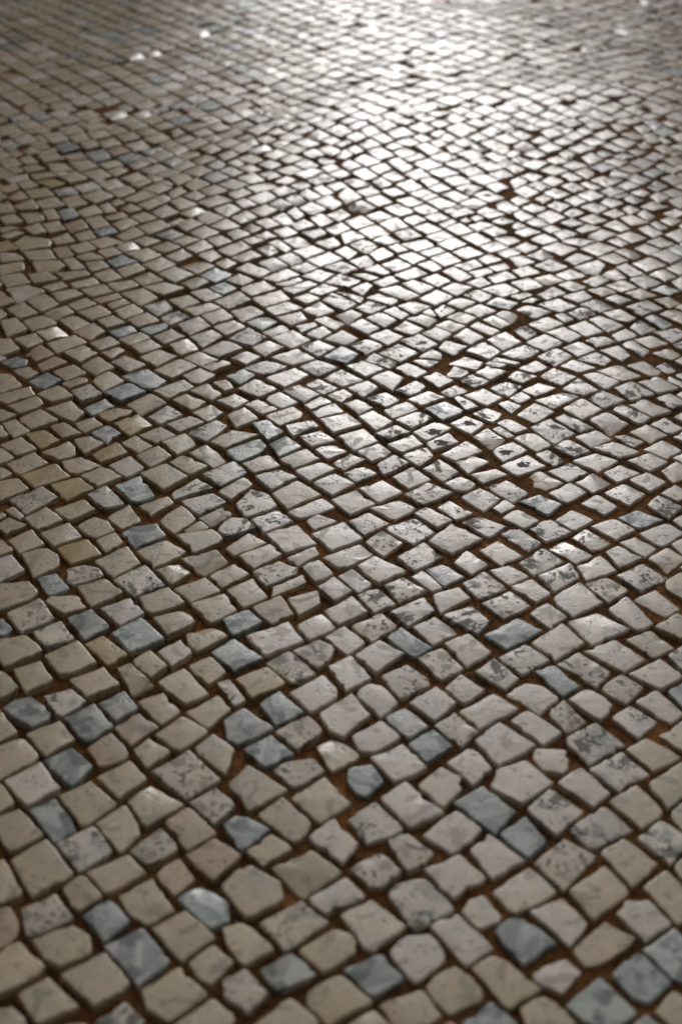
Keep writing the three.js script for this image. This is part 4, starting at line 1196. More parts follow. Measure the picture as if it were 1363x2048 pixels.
// Stone faces: four fields of 0.36 m side by side, plain limestone, veined marble, pitted and soiled stone, streaked blue-grey stone.
const TS = 2048, FIELD = TS / 2, METRES = 0.72;
const stain = new Uint8Array(TS * TS);
const stoneColor = texture(TS, (x, y, c) => {
  const q = (x >= FIELD ? 1 : 0) + (y >= FIELD ? 2 : 0), m = METRES / TS, u = x * m, v = y * m;   // metres
  const soft = fbm(u * 38, v * 38, 1), fine = fbm(u * 240, v * 240, 5), speck = noise(u * 900, v * 900, 9);
  let r = 0.90 + 0.09 * soft + 0.05 * fine + 0.02 * speck, g = r - 0.012 - 0.02 * soft, b = r - 0.03 - 0.05 * soft;
  const pit = smooth(0.52, 0.7, noise(u * 330, v * 330, 12) * 0.6 + noise(u * 90, v * 90, 13) * 0.5);
  const smear = smooth(0.2, 0.42, fbm(u * 30 + 3, v * 55, 15) + 0.12 * fine);
  let dark = Math.max(0.4 * pit, q === 0 ? 0.3 * smear : 0), dr = 0.36, dg = 0.345, db = 0.30;
  if (q === 1) {
    const wu = u + 0.012 * fbm(u * 50, v * 50, 21), wv = v + 0.012 * fbm(u * 50, v * 50, 25);
    const vein = 1 - Math.abs(fbm(wu * 36, wv * 36 * 1.7, 29)) * 12, thin = 1 - Math.abs(fbm(wu * 80 + 7, wv * 60, 33)) * 16;
    const patch = smooth(-0.15, 0.3, noise(u * 42, v * 42, 37));
    dark = Math.max(dark, 0.9 * smooth(-0.1, 0.8, vein) * patch, 0.6 * smooth(0.2, 0.9, thin) * smooth(0, 0.4, noise(u * 60, v * 60, 38)), 0.7 * smooth(0.16, 0.46, fbm(u * 34, v * 62, 43) + 0.22 * fine));
    const cloudy = 0.7 * smooth(0.05, 0.45, fbm(u * 50, v * 50, 41));
    r -= cloudy * 0.3; g -= cloudy * 0.26; b -= cloudy * 0.25; dr = 0.30; dg = 0.31; db = 0.29;
  } else if (q === 2) {
    if (v > 0.626) {   // white stone with one charcoal lichen blot every 9 cm
      const du = (u + 9) % 0.09 - 0.045 + 0.005 * noise(u * 130, v * 130, 57), dv = v - 0.673 + 0.005 * noise(u * 130, v * 130, 58);
      const blot = smooth(0.0125, 0.0105, Math.hypot(du, dv) + 0.0025 * noise(u * 420, v * 420, 59));
      dark = Math.max(dark, 0.93 * blot); dr = 0.22; dg = 0.23; db = 0.24; stain[y * TS + x] = 255 * dark; c[0] = r + (dr - r) * dark; c[1] = g + (dg - g) * dark; c[2] = b + (db - b) * dark; return;
    }
    const soil = smooth(0.08, 0.42, fbm(u * 55, v * 55, 51) + 0.2 * fine), grit = smooth(0.28, 0.5, noise(u * 170, v * 170, 55) * 0.7 + 0.3 * fine);
    dark = Math.max(dark, 0.4 * soil, 0.65 * grit); dr = 0.37; dg = 0.35; db = 0.30;
  } else if (q === 3) {
    const s2 = fbm((u * 0.8 + v * 0.6) * 26 + 2 * fbm(u * 30, v * 30, 61), (v * 0.8 - u * 0.6) * 90, 63);
    const w = smooth(-0.3, 0.35, s2);
    r = 0.70 + 0.22 * w + 0.04 * fine; g = 0.72 + 0.21 * w + 0.04 * fine; b = 0.72 + 0.21 * w + 0.04 * fine;
    dark = Math.max(dark * 0.6, 0.7 * smooth(0.06, 0.36, fbm(u * 44, v * 44, 67) + 0.15 * fine)); dr = 0.36; dg = 0.40; db = 0.41;
  }
  stain[y * TS + x] = 255 * (q === 3 ? 0.5 * dark : dark);
  c[0] = r + (dr - r) * dark; c[1] = g + (dg - g) * dark; c[2] = b + (db - b) * dark;
}, true);
const stoneBump = texture(1024, (x, y, c) => {
  const m = METRES / 1024, u = x * m, v = y * m;
  const a = 0.55 + 0.22 * fbm(u * 70, v * 70, 71) + 0.10 * fbm(u * 260, v * 260, 75) - 0.25 * smooth(0.5, 0.75, noise(u * 330, v * 330, 12) * 0.6 + noise(u * 90, v * 90, 13) * 0.5);
  c[0] = c[1] = c[2] = a;
});
const stoneRough = texture(1024, (x, y, c) => {
  const m = METRES / 1024, u = x * m, v = y * m;
  const a = 0.40 + 0.10 * fbm(u * 45, v * 45, 81) + 0.07 * fbm(u * 200, v * 200, 85) + 0.75 * stain[(y * 2) * TS + x * 2] / 255;   // soiled and veined parts have lost their polish
  c[0] = c[1] = c[2] = a;
});
const soilColor = texture(1024, (x, y, c) => {
  const u = x / 1024, v = y / 1024;                              // the noise tiles: its lattice is wrapped below
  const wrap = (f, s) => { const X = u * f, Y = v * f, i = Math.floor(X), j = Math.floor(Y), a = X - i, b = Y - j, A = a * a * (3 - 2 * a), B = b * b * (3 - 2 * b), n = (p, q) => hash(p % f, q % f, s); return n(i, j) * (1 - A) * (1 - B) + n(i + 1, j) * A * (1 - B) + n(i, j + 1) * (1 - A) * B + n(i + 1, j + 1) * A * B; };
  const big = wrap(9, 1), mid = wrap(40, 2), grain = wrap(256, 3), k = 0.155 + 0.11 * big + 0.10 * mid + 0.16 * (grain - 0.5);
  const pale = smooth(0.78, 0.95, wrap(160, 4)) * 0.14;
  c[0] = k * 1.38 + pale; c[1] = k * 0.93 + pale; c[2] = k * 0.50 + pale * 0.8;
}, true);
const soilBump = texture(512, (x, y, c) => { const a = 0.5 + 0.3 * noise(x / 3, y / 3, 91) + 0.2 * noise(x / 11, y / 11, 92); c[0] = c[1] = c[2] = a; });

const stoneMaterial = new THREE.MeshPhysicalMaterial({ color: 0xffffff, vertexColors: true, map: stoneColor, bumpMap: stoneBump, bumpScale: 0.0007, roughnessMap: stoneRough, roughness: 0.74, ior: 1.55 });
const soilMaterial = new THREE.MeshPhysicalMaterial({ map: soilColor, bumpMap: soilBump, bumpScale: 0.002, roughness: 0.95, specularIntensity: 0.25 });

// ---------------------------------------------------------------- the lie of the pavement
// Metres above the datum: shallow waves, as old paving settles.
function lie(x, z) {
  let h = (0.0035 + 0.006 * smooth(-3.3, -4.6, z)) * noise(x * 1.7 + 3.1, z * 1.5, 101) + 0.0022 * noise(x * 4.1, z * 3.6 + 5, 102);
  for (const [cx, cz, ax, sx, sz, a] of SWELLS) {
    const c = Math.cos(ax), s = Math.sin(ax), dx = x - cx, dz = z - cz, u = (dx * c + dz * s) / sx, v = (-dx * s + dz * c) / sz;
    const w = Math.exp(-(u * u + v * v));
    h += a * w;
  }
  return h;
}
const SWELLS = [   // centre x, z, turn, half-width along, half-width across, height
  [0.9, -4.55, -0.25, 1.0, 0.30, 0.018],
  [0.35, -2.95, -0.15, 1.0, 0.22, 0.006],
];
const slope = (x, z) => { const e = 0.02; return [(lie(x + e, z) - lie(x - e, z)) / (2 * e), (lie(x, z + e) - lie(x, z - e)) / (2 * e)]; };

// ---------------------------------------------------------------- one stone
const KIND = {   // linear base colour, its spread, field of the stone texture
  c: [[0.495, 0.42, 0.295], 0.08, 0], w: [[0.64, 0.575, 0.50], 0.06, 0], v: [[0.66, 0.60, 0.53], 0.06, 1], m: [[0.56, 0.495, 0.40], 0.08, 2],
  k: [[0.64, 0.58, 0.51], 0.05, 2], b: [[0.44, 0.462, 0.42], 0.12, 3], g: [[0.48, 0.46, 0.41], 0.08, 3], t: [[0.45, 0.345, 0.235], 0.08, 0], y: [[0.42, 0.32, 0.155], 0.08, 0],
};
// poly: corners [x, z] in order; detail 2 near, 1 middle, 0 far. Returns arrays in metres round the stone's own centre.
function makeStone(poly, kind, detail) {
  let area = 0; const n = poly.length;
  for (let i = 0; i < n; i++) { const [a, b] = poly[i], [c, d] = poly[(i + 1) % n]; area += a * d - b * c; }
  const P = area < 0 ? poly.slice().reverse() : poly;            // one sense of turning
  let cx = 0, cz = 0; for (const [x, z] of P) { cx += x / n; cz += z / n; }
  const seed = Math.floor(rnd() * 1e6), edgeStep = [0.03, 0.016, 0.0085][detail];
  // outline with worn corners
  const out = [];
  for (let i = 0; i < n; i++) {
    const A = P[i], B = P[(i + 1) % n], Z = P[(i + n - 1) % n];
    const L = Math.hypot(B[0] - A[0], B[1] - A[1]), LZ = Math.hypot(A[0] - Z[0], A[1] - Z[1]);
    const r = Math.min(0.0025 + 0.005 * rnd() * rnd(), 0.3 * L, 0.3 * LZ);
    if (detail > 0) {
      const p = [A[0] + (Z[0] - A[0]) * r / LZ, A[1] + (Z[1] - A[1]) * r / LZ], q = [A[0] + (B[0] - A[0]) * r / L, A[1] + (B[1] - A[1]) * r / L];
      out.push(p, [0.25 * p[0] + 0.5 * A[0] + 0.25 * q[0], 0.25 * p[1] + 0.5 * A[1] + 0.25 * q[1]], q);
    } else out.push(A);
    const m = Math.max(detail ? 2 : 1, Math.round((L - 2 * r) / edgeStep));
    for (let k = 1; k < m; k++) { const t = (r + (L - 2 * r) * k / m) / L; out.push([A[0] + (B[0] - A[0]) * t, A[1] + (B[1] - A[1]) * t]); }
  }
  const M = out.length;
  // uneven, chipped edge
  const chips = [];
  if (detail > 0) { const many = rnd() < 0.55 ? 1 : rnd() < 0.5 ? 2 : 0; for (let k = 0; k < many; k++) chips.push([Math.floor(rnd() * M), between(0.006, 0.013), between(0.0015, 0.0045)]); }
  const rim = out.map(([x, z], i) => {
    let d = detail ? 0.0014 * noise(x * 75, z * 75, seed) + 0.0010 * noise(x * 190, z * 190, seed + 1) : 0;
    for (const [at, reach, deep] of chips) { const e = Math.hypot(x - out[at][0], z - out[at][1]) / reach; if (e < 1) d -= deep * (1 - e * e); }
    const l = Math.hypot(x - cx, z - cz) || 1;
    return [x + (x - cx) / l * d, z + (z - cz) / l * d];
  });
  const rough = kind === 'v' || kind === 'm' ? between(0.5, 1.5) : rnd() < 0.28 ? between(0.7, 1.6) : between(0.15, 0.6);
  const [gx, gz] = slope(cx, cz), loose = 0.018 + 0.010 * smooth(-3, -4.5, cz), tx = gx + loose * gauss(), tz = gz + loose * gauss();
  const y0 = lie(cx, cz) + 0.0012 * gauss(), dome = between(-0.00015, 0.00035), edge = between(0.0005, 0.0011) + 0.0004 * smooth(-3.9, -4.5, cz), bevel = 0.955;
  const cut = detail > 0 && rnd() < 0.13 ? [between(0, 6.283), between(0.15, 0.75) * 0.025, between(0.12, 0.32)] : null;   // a flake broken off one side
  const dents = [];                                              // hollows knocked into the face
  if (detail) for (let k = (rnd() < 0.55 ? 1 : 0) + (rnd() < 0.35 ? 1 : 0) + (rough > 0.8 ? 1 : 0); k > 0; k--) { const a = between(0, 6.283), l = between(0.004, 0.024); dents.push([cx + Math.cos(a) * l, cz + Math.sin(a) * l, between(0.007, 0.016), between(0.0005, 0.0018)]); }
  const top = (x, z, r) => {
    const dx = x - cx, dz = z - cz;
    let y = tx * dx + tz * dz + dome * (1 - (dx * dx + dz * dz) / 0.0011) - edge * smooth(bevel, 1, r);
    if (detail) y += rough * (0.0004 * noise(x * 40, z * 40, seed + 2) + 0.00014 * noise(x * 105, z * 105, seed + 3)); for (const [ax, az, reach, deep] of dents) { const e = ((x - ax) ** 2 + (z - az) ** 2) / (reach * reach); if (e < 1) y -= deep * (1 - e) ** 2; }
    if (cut) { const d = dx * Math.cos(cut[0]) + dz * Math.sin(cut[0]) - cut[1]; if (d > 0) y -= d * cut[2]; }
    return y;
  };
  const rings = [[1, 0.968, 0.88, 0.75, 0.61, 0.46, 0.31, 0.15], [1, 0.96, 0.8, 0.4], [1, 0.9]][detail];
  const [base, spread, field] = KIND[kind], tone = 1 + spread * gauss(), warm = 1 + 0.035 * gauss();
  const col = [base[0] * tone, base[1] * tone, base[2] * tone / warm];
  const fx = kind === 'k' ? 0.0625 + 0.125 * Math.floor(rnd() * 4) + between(-0.015, 0.015) : (field % 2) * 0.5 + between(0.07, 0.43), fy = kind === 'k' ? 0.935 + between(-0.015, 0.015) : Math.floor(field / 2) * 0.5 + between(0.07, field === 2 ? 0.3 : 0.43), turn = between(0, 6.283), ct = Math.cos(turn) / METRES, sn = Math.sin(turn) / METRES;
  const pos = [], uv = [], index = [];
  const put = (x, y, z, down = 0) => { const dx = x - cx, dz = z - cz; pos.push(dx, y, dz); uv.push(fx + dx * ct - dz * sn + down, fy + dx * sn + dz * ct + down); };
  const foot = -0.026;
  for (const [x, z] of rim) put(cx + (x - cx) * 0.95, foot, cz + (z - cz) * 0.95, 0.02);
  for (const [x, z] of rim) put(cx + (x - cx) * 1.004, top(x, z, 1) - 0.0035, cz + (z - cz) * 1.004, 0.004);
  for (const s of rings) for (const [x, z] of rim) { const X = cx + (x - cx) * s, Z = cz + (z - cz) * s; put(X, top(X, Z, s), Z); }
  put(cx, top(cx, cz, 0), cz);
  const layers = rings.length + 2, last = layers * M;
  for (let l = 0; l + 1 < layers; l++) for (let i = 0; i < M; i++) {
    const a = l * M + i, b = l * M + (i + 1) % M, c = a + M, d = b + M;
    index.push(a, c, b, b, c, d);
  }
  for (let i = 0; i < M; i++) index.push((layers - 1) * M + i, last, (layers - 1) * M + (i + 1) % M);
  return { pos, uv, index, col, at: [cx, y0, cz] };
}
function geometryOf(parts, own) {   // own: one stone round its centre; else all stones in place
  let nv = 0, ni = 0; for (const p of parts) { nv += p.pos.length / 3; ni += p.index.length; }
  const pos = new Float32Array(nv * 3), uv = new Float32Array(nv * 2), col = new Float32Array(nv * 3), idx = new Uint32Array(ni);
  let v = 0, k = 0;
  for (const p of parts) {
    const m = p.pos.length / 3;
    for (let i = 0; i < m; i++) {
      for (let a = 0; a < 3; a++) { pos[(v + i) * 3 + a] = p.pos[i * 3 + a] + (own ? 0 : p.at[a]); col[(v + i) * 3 + a] = p.col[a]; }
      uv[(v + i) * 2] = p.uv[i * 2]; uv[(v + i) * 2 + 1] = p.uv[i * 2 + 1];
    }
    for (const i of p.index) idx[k++] = v + i;
    v += m;
  }
  const g = new THREE.BufferGeometry();
  g.setAttribute('position', new THREE.BufferAttribute(pos, 3)); g.setAttribute('uv', new THREE.BufferAttribute(uv, 2)); g.setAttribute('color', new THREE.BufferAttribute(col, 3));
  g.setIndex(new THREE.BufferAttribute(idx, 1)); g.computeVertexNormals();
  return g;
}

// ---------------------------------------------------------------- where the stones lie
const stones = [];                                               // { poly, kind, laid }
for (const [kind, ...c] of LAID) { const poly = []; for (let i = 0; i < c.length; i += 2) poly.push([c[i] / 1000, c[i + 1] / 1000]); stones.push({ poly, kind: kind === 'w' && rnd() < 0.12 ? 'v' : kind, laid: true }); }
// The courses run on beyond them: u across the courses and v along them, both counted in stones, curve gently over the ground.
const CU = [12.086, -10.21, 0.084, 0.446, -0.243, 0.713, 0.001, 0.499, 0.209], CV = [11.731, 12.729, -0.505, 0.001, 0.912, -0.595, 0.131, -0.458, -0.288];
const tame = (a, r) => r * Math.tanh(a / r);
function courses(x, z) {
  const w = z + 2.6, a = tame(x, 1.3), b = tame(w, 2.2), t = [a * a, a * b, b * b, a * a * a, a * a * b, a * b * b, b * b * b];
  let u = CU[0] * x + CU[1] * w, v = CV[0] * x + CV[1] * w;
  for (let i = 0; i < 7; i++) { u += CU[i + 2] * t[i]; v += CV[i + 2] * t[i]; }
  return [u + 0.22 * noise(x * 2.2, z * 2.2, 111), v + 0.22 * noise(x * 2.2 + 9, z * 2.2, 112)];
}
function ground(u, v) {                                          // the inverse, by Newton's steps
  const D = CU[0] * CV[1] - CU[1] * CV[0];
  let x = (u * CV[1] - v * CU[1]) / D, z = (v * CU[0] - u * CV[0]) / D - 2.6;
  for (let k = 0; k < 9; k++) {
    const [a, b] = courses(x, z), e = 0.004, [ax, bx] = courses(x + e, z), [az, bz] = courses(x, z + e);
    const j11 = (ax - a) / e, j12 = (az - a) / e, j21 = (bx - b) / e, j22 = (bz - b) / e, det = j11 * j22 - j12 * j21;
    const du = u - a, dv = v - b; x += 0.9 * (du * j22 - dv * j12) / det; z += 0.9 * (j11 * dv - j21 * du) / det;
  }
  return [x, z];
}
const polyArea = p => { let s = 0; for (let i = 0; i < p.length; i++) { const [a, b] = p[i], [c, d] = p[(i + 1) % p.length]; s += a * d - b * c; } return s / 2; };
const grid = new Map(), cellOf = (x, z) => Math.floor(x / 0.12) * 4096 + Math.floor(z / 0.12);
for (const s of stones) { s.ccw = polyArea(s.poly) < 0 ? s.poly.slice().reverse() : s.poly; s.c = [0, 1].map(k => s.poly.reduce((a, p) => a + p[k], 0) / s.poly.length); const key = cellOf(...s.c); (grid.get(key) || grid.set(key, []).get(key)).push(s); }
function around(x, z) { const r = []; for (let i = -1; i < 2; i++) for (let j = -1; j < 2; j++) for (const s of grid.get(cellOf(x + i * 0.12, z + j * 0.12)) || []) r.push(s); return r; }
function halfPlane(p, ax, az, nx, nz) {                          // keeps what lies on the side the normal points to
  const out = [];
  for (let i = 0; i < p.length; i++) {
    const a = p[i], b = p[(i + 1) % p.length], da = (a[0] - ax) * nx + (a[1] - az) * nz, db = (b[0] - ax) * nx + (b[1] - az) * nz;
    if (da >= 0) out.push(a);
    if (da * db < 0) { const t = da / (da - db); out.push([a[0] + (b[0] - a[0]) * t, a[1] + (b[1] - a[1]) * t]); }
  }
  return out;
}
function fitAmong(poly) {                                        // trims a stone of the courses where it would run into one already laid
  const first = Math.abs(polyArea(poly)); let p = poly;
  const c = [0, 1].map(k => poly.reduce((a, q) => a + q[k], 0) / poly.length);
  for (const s of around(c[0], c[1])) {
    let best = null;
    for (let i = 0; i < s.ccw.length; i++) {
      const a = s.ccw[i], b = s.ccw[(i + 1) % s.ccw.length], l = Math.hypot(b[0] - a[0], b[1] - a[1]) || 1, nx = (b[1] - a[1]) / l, nz = -(b[0] - a[0]) / l;   // outwards
      let deep = Infinity; for (const q of p) deep = Math.min(deep, (q[0] - a[0]) * nx + (q[1] - a[1]) * nz);
      if (!best || deep > best.deep) best = { deep, a, nx, nz };
    }
    if (best.deep < 0.003) p = halfPlane(p, best.a[0] + best.nx * 0.003, best.a[1] + best.nz * 0.003, best.nx, best.nz);
    if (p.length < 3) return null;
  }
  return Math.abs(polyArea(p)) > 0.28 * first ? p : null;
}
const inset = (poly, d) => {
  let p = poly; const s = Math.sign(polyArea(poly));
  for (let i = 0; i < poly.length; i++) { const a = poly[i], b = poly[(i + 1) % poly.length], l = Math.hypot(b[0] - a[0], b[1] - a[1]) || 1, nx = -(b[1] - a[1]) / l * s, nz = (b[0] - a[0]) / l * s; p = halfPlane(p, a[0] + nx * d, a[1] + nz * d, nx, nz); }
  return p;
};
function pick(x, z) {                                            // kinds as the pavement shows them: more cream on the left, more white on the right
  const r = rnd(), right = smooth(-0.35, 0.35, x + 0.12 * (z + 3) + 0.25 * noise(x * 2, z * 2, 121));
  if (r < 0.05) return 'b'; if (r < 0.09) return 'g'; if (r < 0.12) return 'm'; if (r < 0.12 + 0.07 * (1 - right)) return 't'; if (r < 0.2) return rnd() < 0.25 ? 'y' : 'c';
  if (r < 0.24 + 0.12 * right) return 'v';
  return rnd() < 0.15 + 0.7 * right ? 'w' : 'c';
}
const FIELDX = 2.5, FIELDZ = [-8.2, 0.35];
const note = s => { s.ccw = polyArea(s.poly) < 0 ? s.poly.slice().reverse() : s.poly; const key = cellOf(...s.c); (grid.get(key) || grid.set(key, []).get(key)).push(s); };
// The far end was laid with larger stones, and less evenly.
for (const pass of [0, 1, 2]) {                                  // 2: small stones wedged into the gaps left where the two meet
  const far = pass === 1, BREAK = -4.32, size = far ? 1.18 : 1, uneven = far ? 1.6 : 1, fresh = [];
  const put = (u, v) => { const [x, z] = ground(u + (pass === 2 ? 0.45 : 0), v + (pass === 2 ? 0.55 : 0)); return [x * size, BREAK + (z - BREAK) * size]; };
  const phase = new Map(); let ph = 0;
  for (let i = -130; i <= 130; i++) { ph += rnd() < 0.6 ? 0.12 * gauss() : between(-0.5, 0.5); phase.set(i, ph); }
  for (let i = -130; i <= 130; i++) {
    const wave = j => i + 0.13 * uneven * noise(i * 3.7, j * 0.21, 131), wave2 = j => i + 1 + 0.13 * uneven * noise((i + 1) * 3.7, j * 0.21, 131);
    let prev = null;
    for (let j = -130; j <= 130; j++) {
      const v = j + phase.get(i) + 0.10 * uneven * gauss(), row = [v + 0.07 * uneven * gauss(), v + 0.07 * uneven * gauss()];
      if (prev) {
        const D = CU[0] * CV[1] - CU[1] * CV[0], u = i + 0.5, x0 = (u * CV[1] - v * CU[1]) / D, z0 = (v * CU[0] - u * CV[0]) / D - 2.6;
        if (Math.abs(x0) < FIELDX + 0.5 && z0 > FIELDZ[0] - 0.6 && z0 < FIELDZ[1] + 0.6) {
          const q = [put(wave(j), prev[0]), put(wave2(j), prev[1]), put(wave2(j), row[1]), put(wave(j), row[0])];
          const c = [0, 1].map(k => (q[0][k] + q[1][k] + q[2][k] + q[3][k]) / 4);
          if (Math.abs(c[0]) < FIELDX && c[1] > FIELDZ[0] && c[1] < FIELDZ[1] && (pass === 2 ? c[1] < -3.95 && c[1] > -4.75 && Math.abs(c[0]) < 1.6 : (c[1] < BREAK) === far)) {
            let p = inset(q, between(0.0016, 0.0040) + (far ? 0.0022 : 0));
            if (rnd() < (far ? 0.2 : 0.10)) { const a = p[Math.floor(rnd() * p.length)]; if (a) { const nx = c[0] - a[0], nz = c[1] - a[1], l = Math.hypot(nx, nz); p = halfPlane(p, a[0] + nx / l * 0.013, a[1] + nz / l * 0.013, nx / l, nz / l); } }
            p = p.length > 2 && fitAmong(p);
            if (p && p.length > 2 && Math.abs(polyArea(p)) > 0.0005) fresh.push({ poly: p, kind: pick(...c), c });
          }
        }
      }
      prev = row;
    }
  }
  for (const s of fresh) { stones.push(s); note(s); }
}
// how large each shows from where one stands
const eye = camera.position, tilt = camera.rotation.x, half = Math.tan(THREE.MathUtils.degToRad(camera.fov / 2));
for (const s of stones) {
  const [x, z] = s.c, y = -eye.y, cy = y * Math.cos(tilt) + z * Math.sin(tilt), cz = -y * Math.sin(tilt) + z * Math.cos(tilt);   // in the camera's axes
  const sx = x / -cz / (half * 681 / 1024), sy = cy / -cz / half, dist = Math.hypot(x, y, z);
  s.seen = cz < 0 && Math.abs(sx) < 1.0 && Math.abs(sy) < 1.0;
  s.close = cz < 0 && Math.abs(sx) < 1.25 && Math.abs(sy) < 1.25;
  s.size = Math.abs(polyArea(s.poly)) * eye.y / dist ** 3;
}
const pavement = new THREE.Group(); pavement.name = 'cobblestone_pavement'; pavement.userData.kind = 'structure';
pavement.userData.label = 'worn pavement of small cream and white stone cubes in brown sand';
scene.add(pavement);
const shown = stones.filter(s => s.seen).sort((a, b) => b.size - a.size), single = new Set(shown.slice(0, 300));
{
  const rest = []; let n = 0;
  for (const s of stones) {
    const made = makeStone(s.poly, s.kind, single.has(s) || (s.close && s.c[1] > -4.2) ? 2 : s.close ? 1 : 0);
    if (!single.has(s)) { rest.push(made); continue; }
    const m = new THREE.Mesh(geometryOf([made], true), stoneMaterial);
    m.name = n ? 'paving_stone_' + String(n).padStart(3, '0') : 'paving_stone'; n++;
    m.position.set(...made.at); m.castShadow = m.receiveShadow = true; pavement.add(m);
  }
  const m = new THREE.Mesh(geometryOf(rest, false), stoneMaterial);
  m.name = 'far_paving_stones'; m.userData.kind = 'stuff'; m.castShadow = m.receiveShadow = true; pavement.add(m);
  console.log('stones', stones.length, 'in view', shown.length, 'triangles', rest.reduce((a, p) => a + p.index.length / 3, 0));
}
// the paving goes on between the houses
{
  const made = makeStone([[-0.029, -0.028], [0.028, -0.029], [0.029, 0.028], [-0.028, 0.029]], 'c', 0); made.col = [1, 1, 1];
  const spots = [], step = 0.065;
  for (let z = -26; z < 0.9; z += step) for (let x = -5.2; x < 5.2; x += step) {
    const px = x * 0.7071 - (z + 12) * 0.7071, pz = x * 0.7071 + (z + 12) * 0.7071 - 12;
    if (Math.abs(px) < FIELDX + 0.002 && pz > FIELDZ[0] - 0.002 && pz < FIELDZ[1] + 0.002) continue;
    if (pz > 0.9 || pz < -26 || px < -4.3 - 0.114 * pz || px > 6.0 + 0.155 * pz) continue;
    spots.push([px + 0.006 * gauss(), pz + 0.006 * gauss()]);
  }
  for (let z = -26; z < 0.9; z += step) for (let x = 5.2; x < 16; x += step) for (const s of [-1, 1]) {
    const a = x * s, px = a * 0.7071 - (z + 12) * 0.7071, pz = a * 0.7071 + (z + 12) * 0.7071 - 12;
    if (Math.abs(px) < FIELDX + 0.002 && pz > FIELDZ[0] - 0.002 && pz < FIELDZ[1] + 0.002) continue;
    if (pz > 0.9 || pz < -26 || px < -4.3 - 0.114 * pz || px > 6.0 + 0.155 * pz) continue;
    spots.push([px + 0.006 * gauss(), pz + 0.006 * gauss()]);
  }
  const m = new THREE.InstancedMesh(geometryOf([made], true), stoneMaterial, spots.length), o = new THREE.Object3D(), col = new THREE.Color();
  spots.forEach(([x, z], i) => {
    o.position.set(x, 0.0015 * gauss(), z); o.rotation.set(0.02 * gauss(), Math.PI / 4 + Math.floor(rnd() * 4) * Math.PI / 2 + 0.07 * gauss(), 0.02 * gauss()); o.scale.set(between(0.88, 1.06), 1, between(0.88, 1.06)); o.updateMatrix(); m.setMatrixAt(i, o.matrix);
    const [base, spread] = KIND[pick(x, z)], t = 1 + spread * gauss(); m.setColorAt(i, col.setRGB(base[0] * t, base[1] * t, base[2] * t));
  });
  m.name = 'outlying_paving_stones'; m.userData.kind = 'stuff'; m.castShadow = m.receiveShadow = true; pavement.add(m);
  console.log('outlying', spots.length);
}
// sand between the stones
{
  const xs = [], zs = [];
  for (let x = -FIELDX - 0.1; x <= FIELDX + 0.1001;) { xs.push(x); x += Math.abs(x) < 1.5 ? 0.0125 : 0.1; }
  for (let z = FIELDZ[0] - 0.1; z <= FIELDZ[1] + 0.1001;) { zs.push(z); z += z < -6.2 ? 0.1 : z < -3.6 ? 0.02 : z < -0.8 ? 0.010 : 0.1; }
  const nx = xs.length, nz = zs.length, pos = new Float32Array(nx * nz * 3), uv = new Float32Array(nx * nz * 2), idx = [];
  for (let j = 0; j < nz; j++) for (let i = 0; i < nx; i++) {
    const x = xs[i], z = zs[j], k = j * nx + i, right = smooth(-0.5, 0.4, x + 0.15 * noise(x * 3, z * 3, 141));
    const deep = 0.0105 - 0.0055 * right + 0.0025 * smooth(-1.9, -1.3, z) - 0.0035 * smooth(-3.9, -4.6, z) + 0.0018 * noise(x * 7, z * 7, 142) + 0.0018 * noise(x * 26, z * 26, 143) + 0.0008 * noise(x * 70, z * 70, 144);
    pos[k * 3] = x; pos[k * 3 + 1] = lie(x, z) - Math.max(0.0018, deep); pos[k * 3 + 2] = z; uv[k * 2] = x / 0.55; uv[k * 2 + 1] = z / 0.55;
    if (i && j) { const a = k - nx - 1, b = k - nx, c = k - 1; idx.push(a, c, b, b, c, k); }
  }
  const g = new THREE.BufferGeometry();
  g.setAttribute('position', new THREE.BufferAttribute(pos, 3)); g.setAttribute('uv', new THREE.BufferAttribute(uv, 2)); g.setIndex(new THREE.BufferAttribute(new Uint32Array(idx), 1)); g.computeVertexNormals();
  const m = new THREE.Mesh(g, soilMaterial); m.name = 'joint_sand'; m.castShadow = m.receiveShadow = true; pavement.add(m);
}
// ---------------------------------------------------------------- the ground beyond and what the polished stones mirror
const groundMaterial = new THREE.MeshStandardMaterial({ color: new THREE.Color().setRGB(0.09, 0.055, 0.03), roughness: 0.9 });
{
  const g = new THREE.PlaneGeometry(400, 400).rotateX(-Math.PI / 2), m = new THREE.Mesh(g, groundMaterial);
  m.name = 'ground'; m.position.y = -0.016; m.receiveShadow = true; m.userData.kind = 'structure'; m.userData.label = 'brown earth under and beyond the cobblestones'; scene.add(m);
}
const plaster = new THREE.MeshStandardMaterial({ color: new THREE.Color().setRGB(0.14, 0.085, 0.045), roughness: 0.9 });
const darkPlaster = new THREE.MeshStandardMaterial({ color: new THREE.Color().setRGB(0.22, 0.20, 0.17), roughness: 0.9 });
const olivePlaster = new THREE.MeshStandardMaterial({ color: new THREE.Color().setRGB(0.13, 0.13, 0.10), roughness: 0.9 });
const stoneTrim = new THREE.MeshStandardMaterial({ color: new THREE.Color().setRGB(0.38, 0.34, 0.28), roughness: 0.85 });
const tileRoof = new THREE.MeshStandardMaterial({ color: new THREE.Color().setRGB(0.25, 0.10, 0.05), roughness: 0.85 });
const timber = new THREE.MeshStandardMaterial({ color: new THREE.Color().setRGB(0.07, 0.05, 0.035), roughness: 0.6 });
const glass = new THREE.MeshStandardMaterial({ color: new THREE.Color().setRGB(0.02, 0.025, 0.03), roughness: 0.08 });
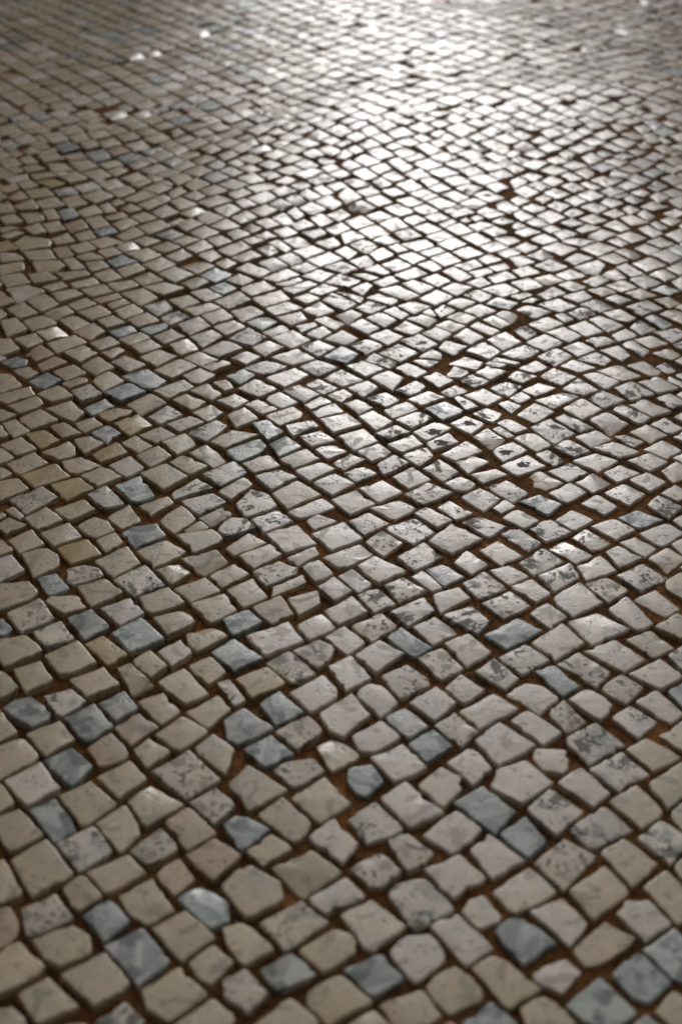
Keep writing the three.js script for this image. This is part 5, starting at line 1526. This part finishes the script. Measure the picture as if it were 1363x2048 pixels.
function building(name, label, place, turn, long, tall, deep, wallMaterial) {   // its face looks along +x, its length runs along z
  const o = new THREE.Group(); o.name = name; o.position.set(...place); o.rotation.y = turn; o.userData = { label, category: 'building' }; scene.add(o);
  const part = (n, g, m, x, y, z, parent = o) => { const k = new THREE.Mesh(g, m); k.name = n; k.position.set(x, y, z); k.castShadow = k.receiveShadow = true; parent.add(k); return k; };
  const box = (x, y, z) => new THREE.BoxGeometry(x, y, z);
  const face = new THREE.Shape([[0, 0], [long, 0], [long, tall], [0, tall]].map(p => new THREE.Vector2(...p)));
  const bays = Math.floor(long / 3.1), step = long / bays, openings = [];
  for (let i = 0; i < bays; i++) for (const [y, h, w] of [[i % 3 === 1 ? 0.02 : 1.0, i % 3 === 1 ? 2.3 : 1.4, 1.05], [3.5, 1.6, 1.0]]) {
    if (y + h > tall - 0.5) continue;
    const x = (i + 0.5) * step - w / 2; openings.push([x, y, w, h, y < 0.5]);
    face.holes.push(new THREE.Path([[x, y], [x, y + h], [x + w, y + h], [x + w, y]].map(p => new THREE.Vector2(...p))));
  }
  const g = new THREE.ExtrudeGeometry(face, { depth: 0.4, bevelEnabled: false }); g.rotateY(Math.PI / 2); g.translate(-0.4, 0, long / 2);
  part('wall', g, wallMaterial, 0, 0, 0);
  part('back_wall', box(0.4, tall, long), wallMaterial, -deep + 0.2, tall / 2, 0);
  for (const s of [-1, 1]) part('side_wall', box(deep - 0.81, tall, 0.4), wallMaterial, -deep / 2, tall / 2, s * (long / 2 - 0.2));
  part('cornice', box(0.5, 0.22, long + 0.2), stoneTrim, 0.0, tall + 0.11, 0);
  const roof = new THREE.Shape([[0.3, 0], [-deep - 0.3, 0], [-deep / 2, 0.8]].map(p => new THREE.Vector2(...p)));
  part('roof', new THREE.ExtrudeGeometry(roof, { depth: long + 0.4, bevelEnabled: false }), tileRoof, 0, tall + 0.225, -long / 2 - 0.2);
  for (const [x, y, w, h, door] of openings) {
    const z = long / 2 - x - w / 2;
    if (door) { const d = part('door', box(0.06, h - 0.02, w - 0.01), timber, -0.25, y + h / 2, z); part('handle', box(0.05, 0.14, 0.03), stoneTrim, 0.055, -0.1, w * 0.36, d); continue; }
    const f = part('window', box(0.05, h - 0.01, w - 0.01), timber, -0.22, y + h / 2, z);
    for (const s of [-1, 1]) part('pane', box(0.012, h - 0.16, w / 2 - 0.12), glass, 0.032, 0, s * w * 0.24, f);
    part('sill', box(0.30, 0.07, w + 0.16), stoneTrim, -0.02, y - 0.036, z);
  }
  return o;
}
building('town_house', 'long brown plastered house in shade along the left side of the pavement', [-3.28, 0, -8], -0.1135, 44, 6.3, 7, plaster);
building('town_house_001', 'low grey house across the far end of the pavement', [4, 0, -31], -Math.PI / 2, 44, 5.4, 7, darkPlaster);
building('town_house_002', 'house behind the standpoint, facing down the pavement', [2.2, 0, 3.4], Math.PI / 2, 12, 8.0, 6, darkPlaster);
building('town_house_003', 'low olive grey house along the right side of the pavement', [4.0, 0, -13], Math.PI + 0.1535, 30, 4.6, 6, olivePlaster);

renderer.render(scene, camera);
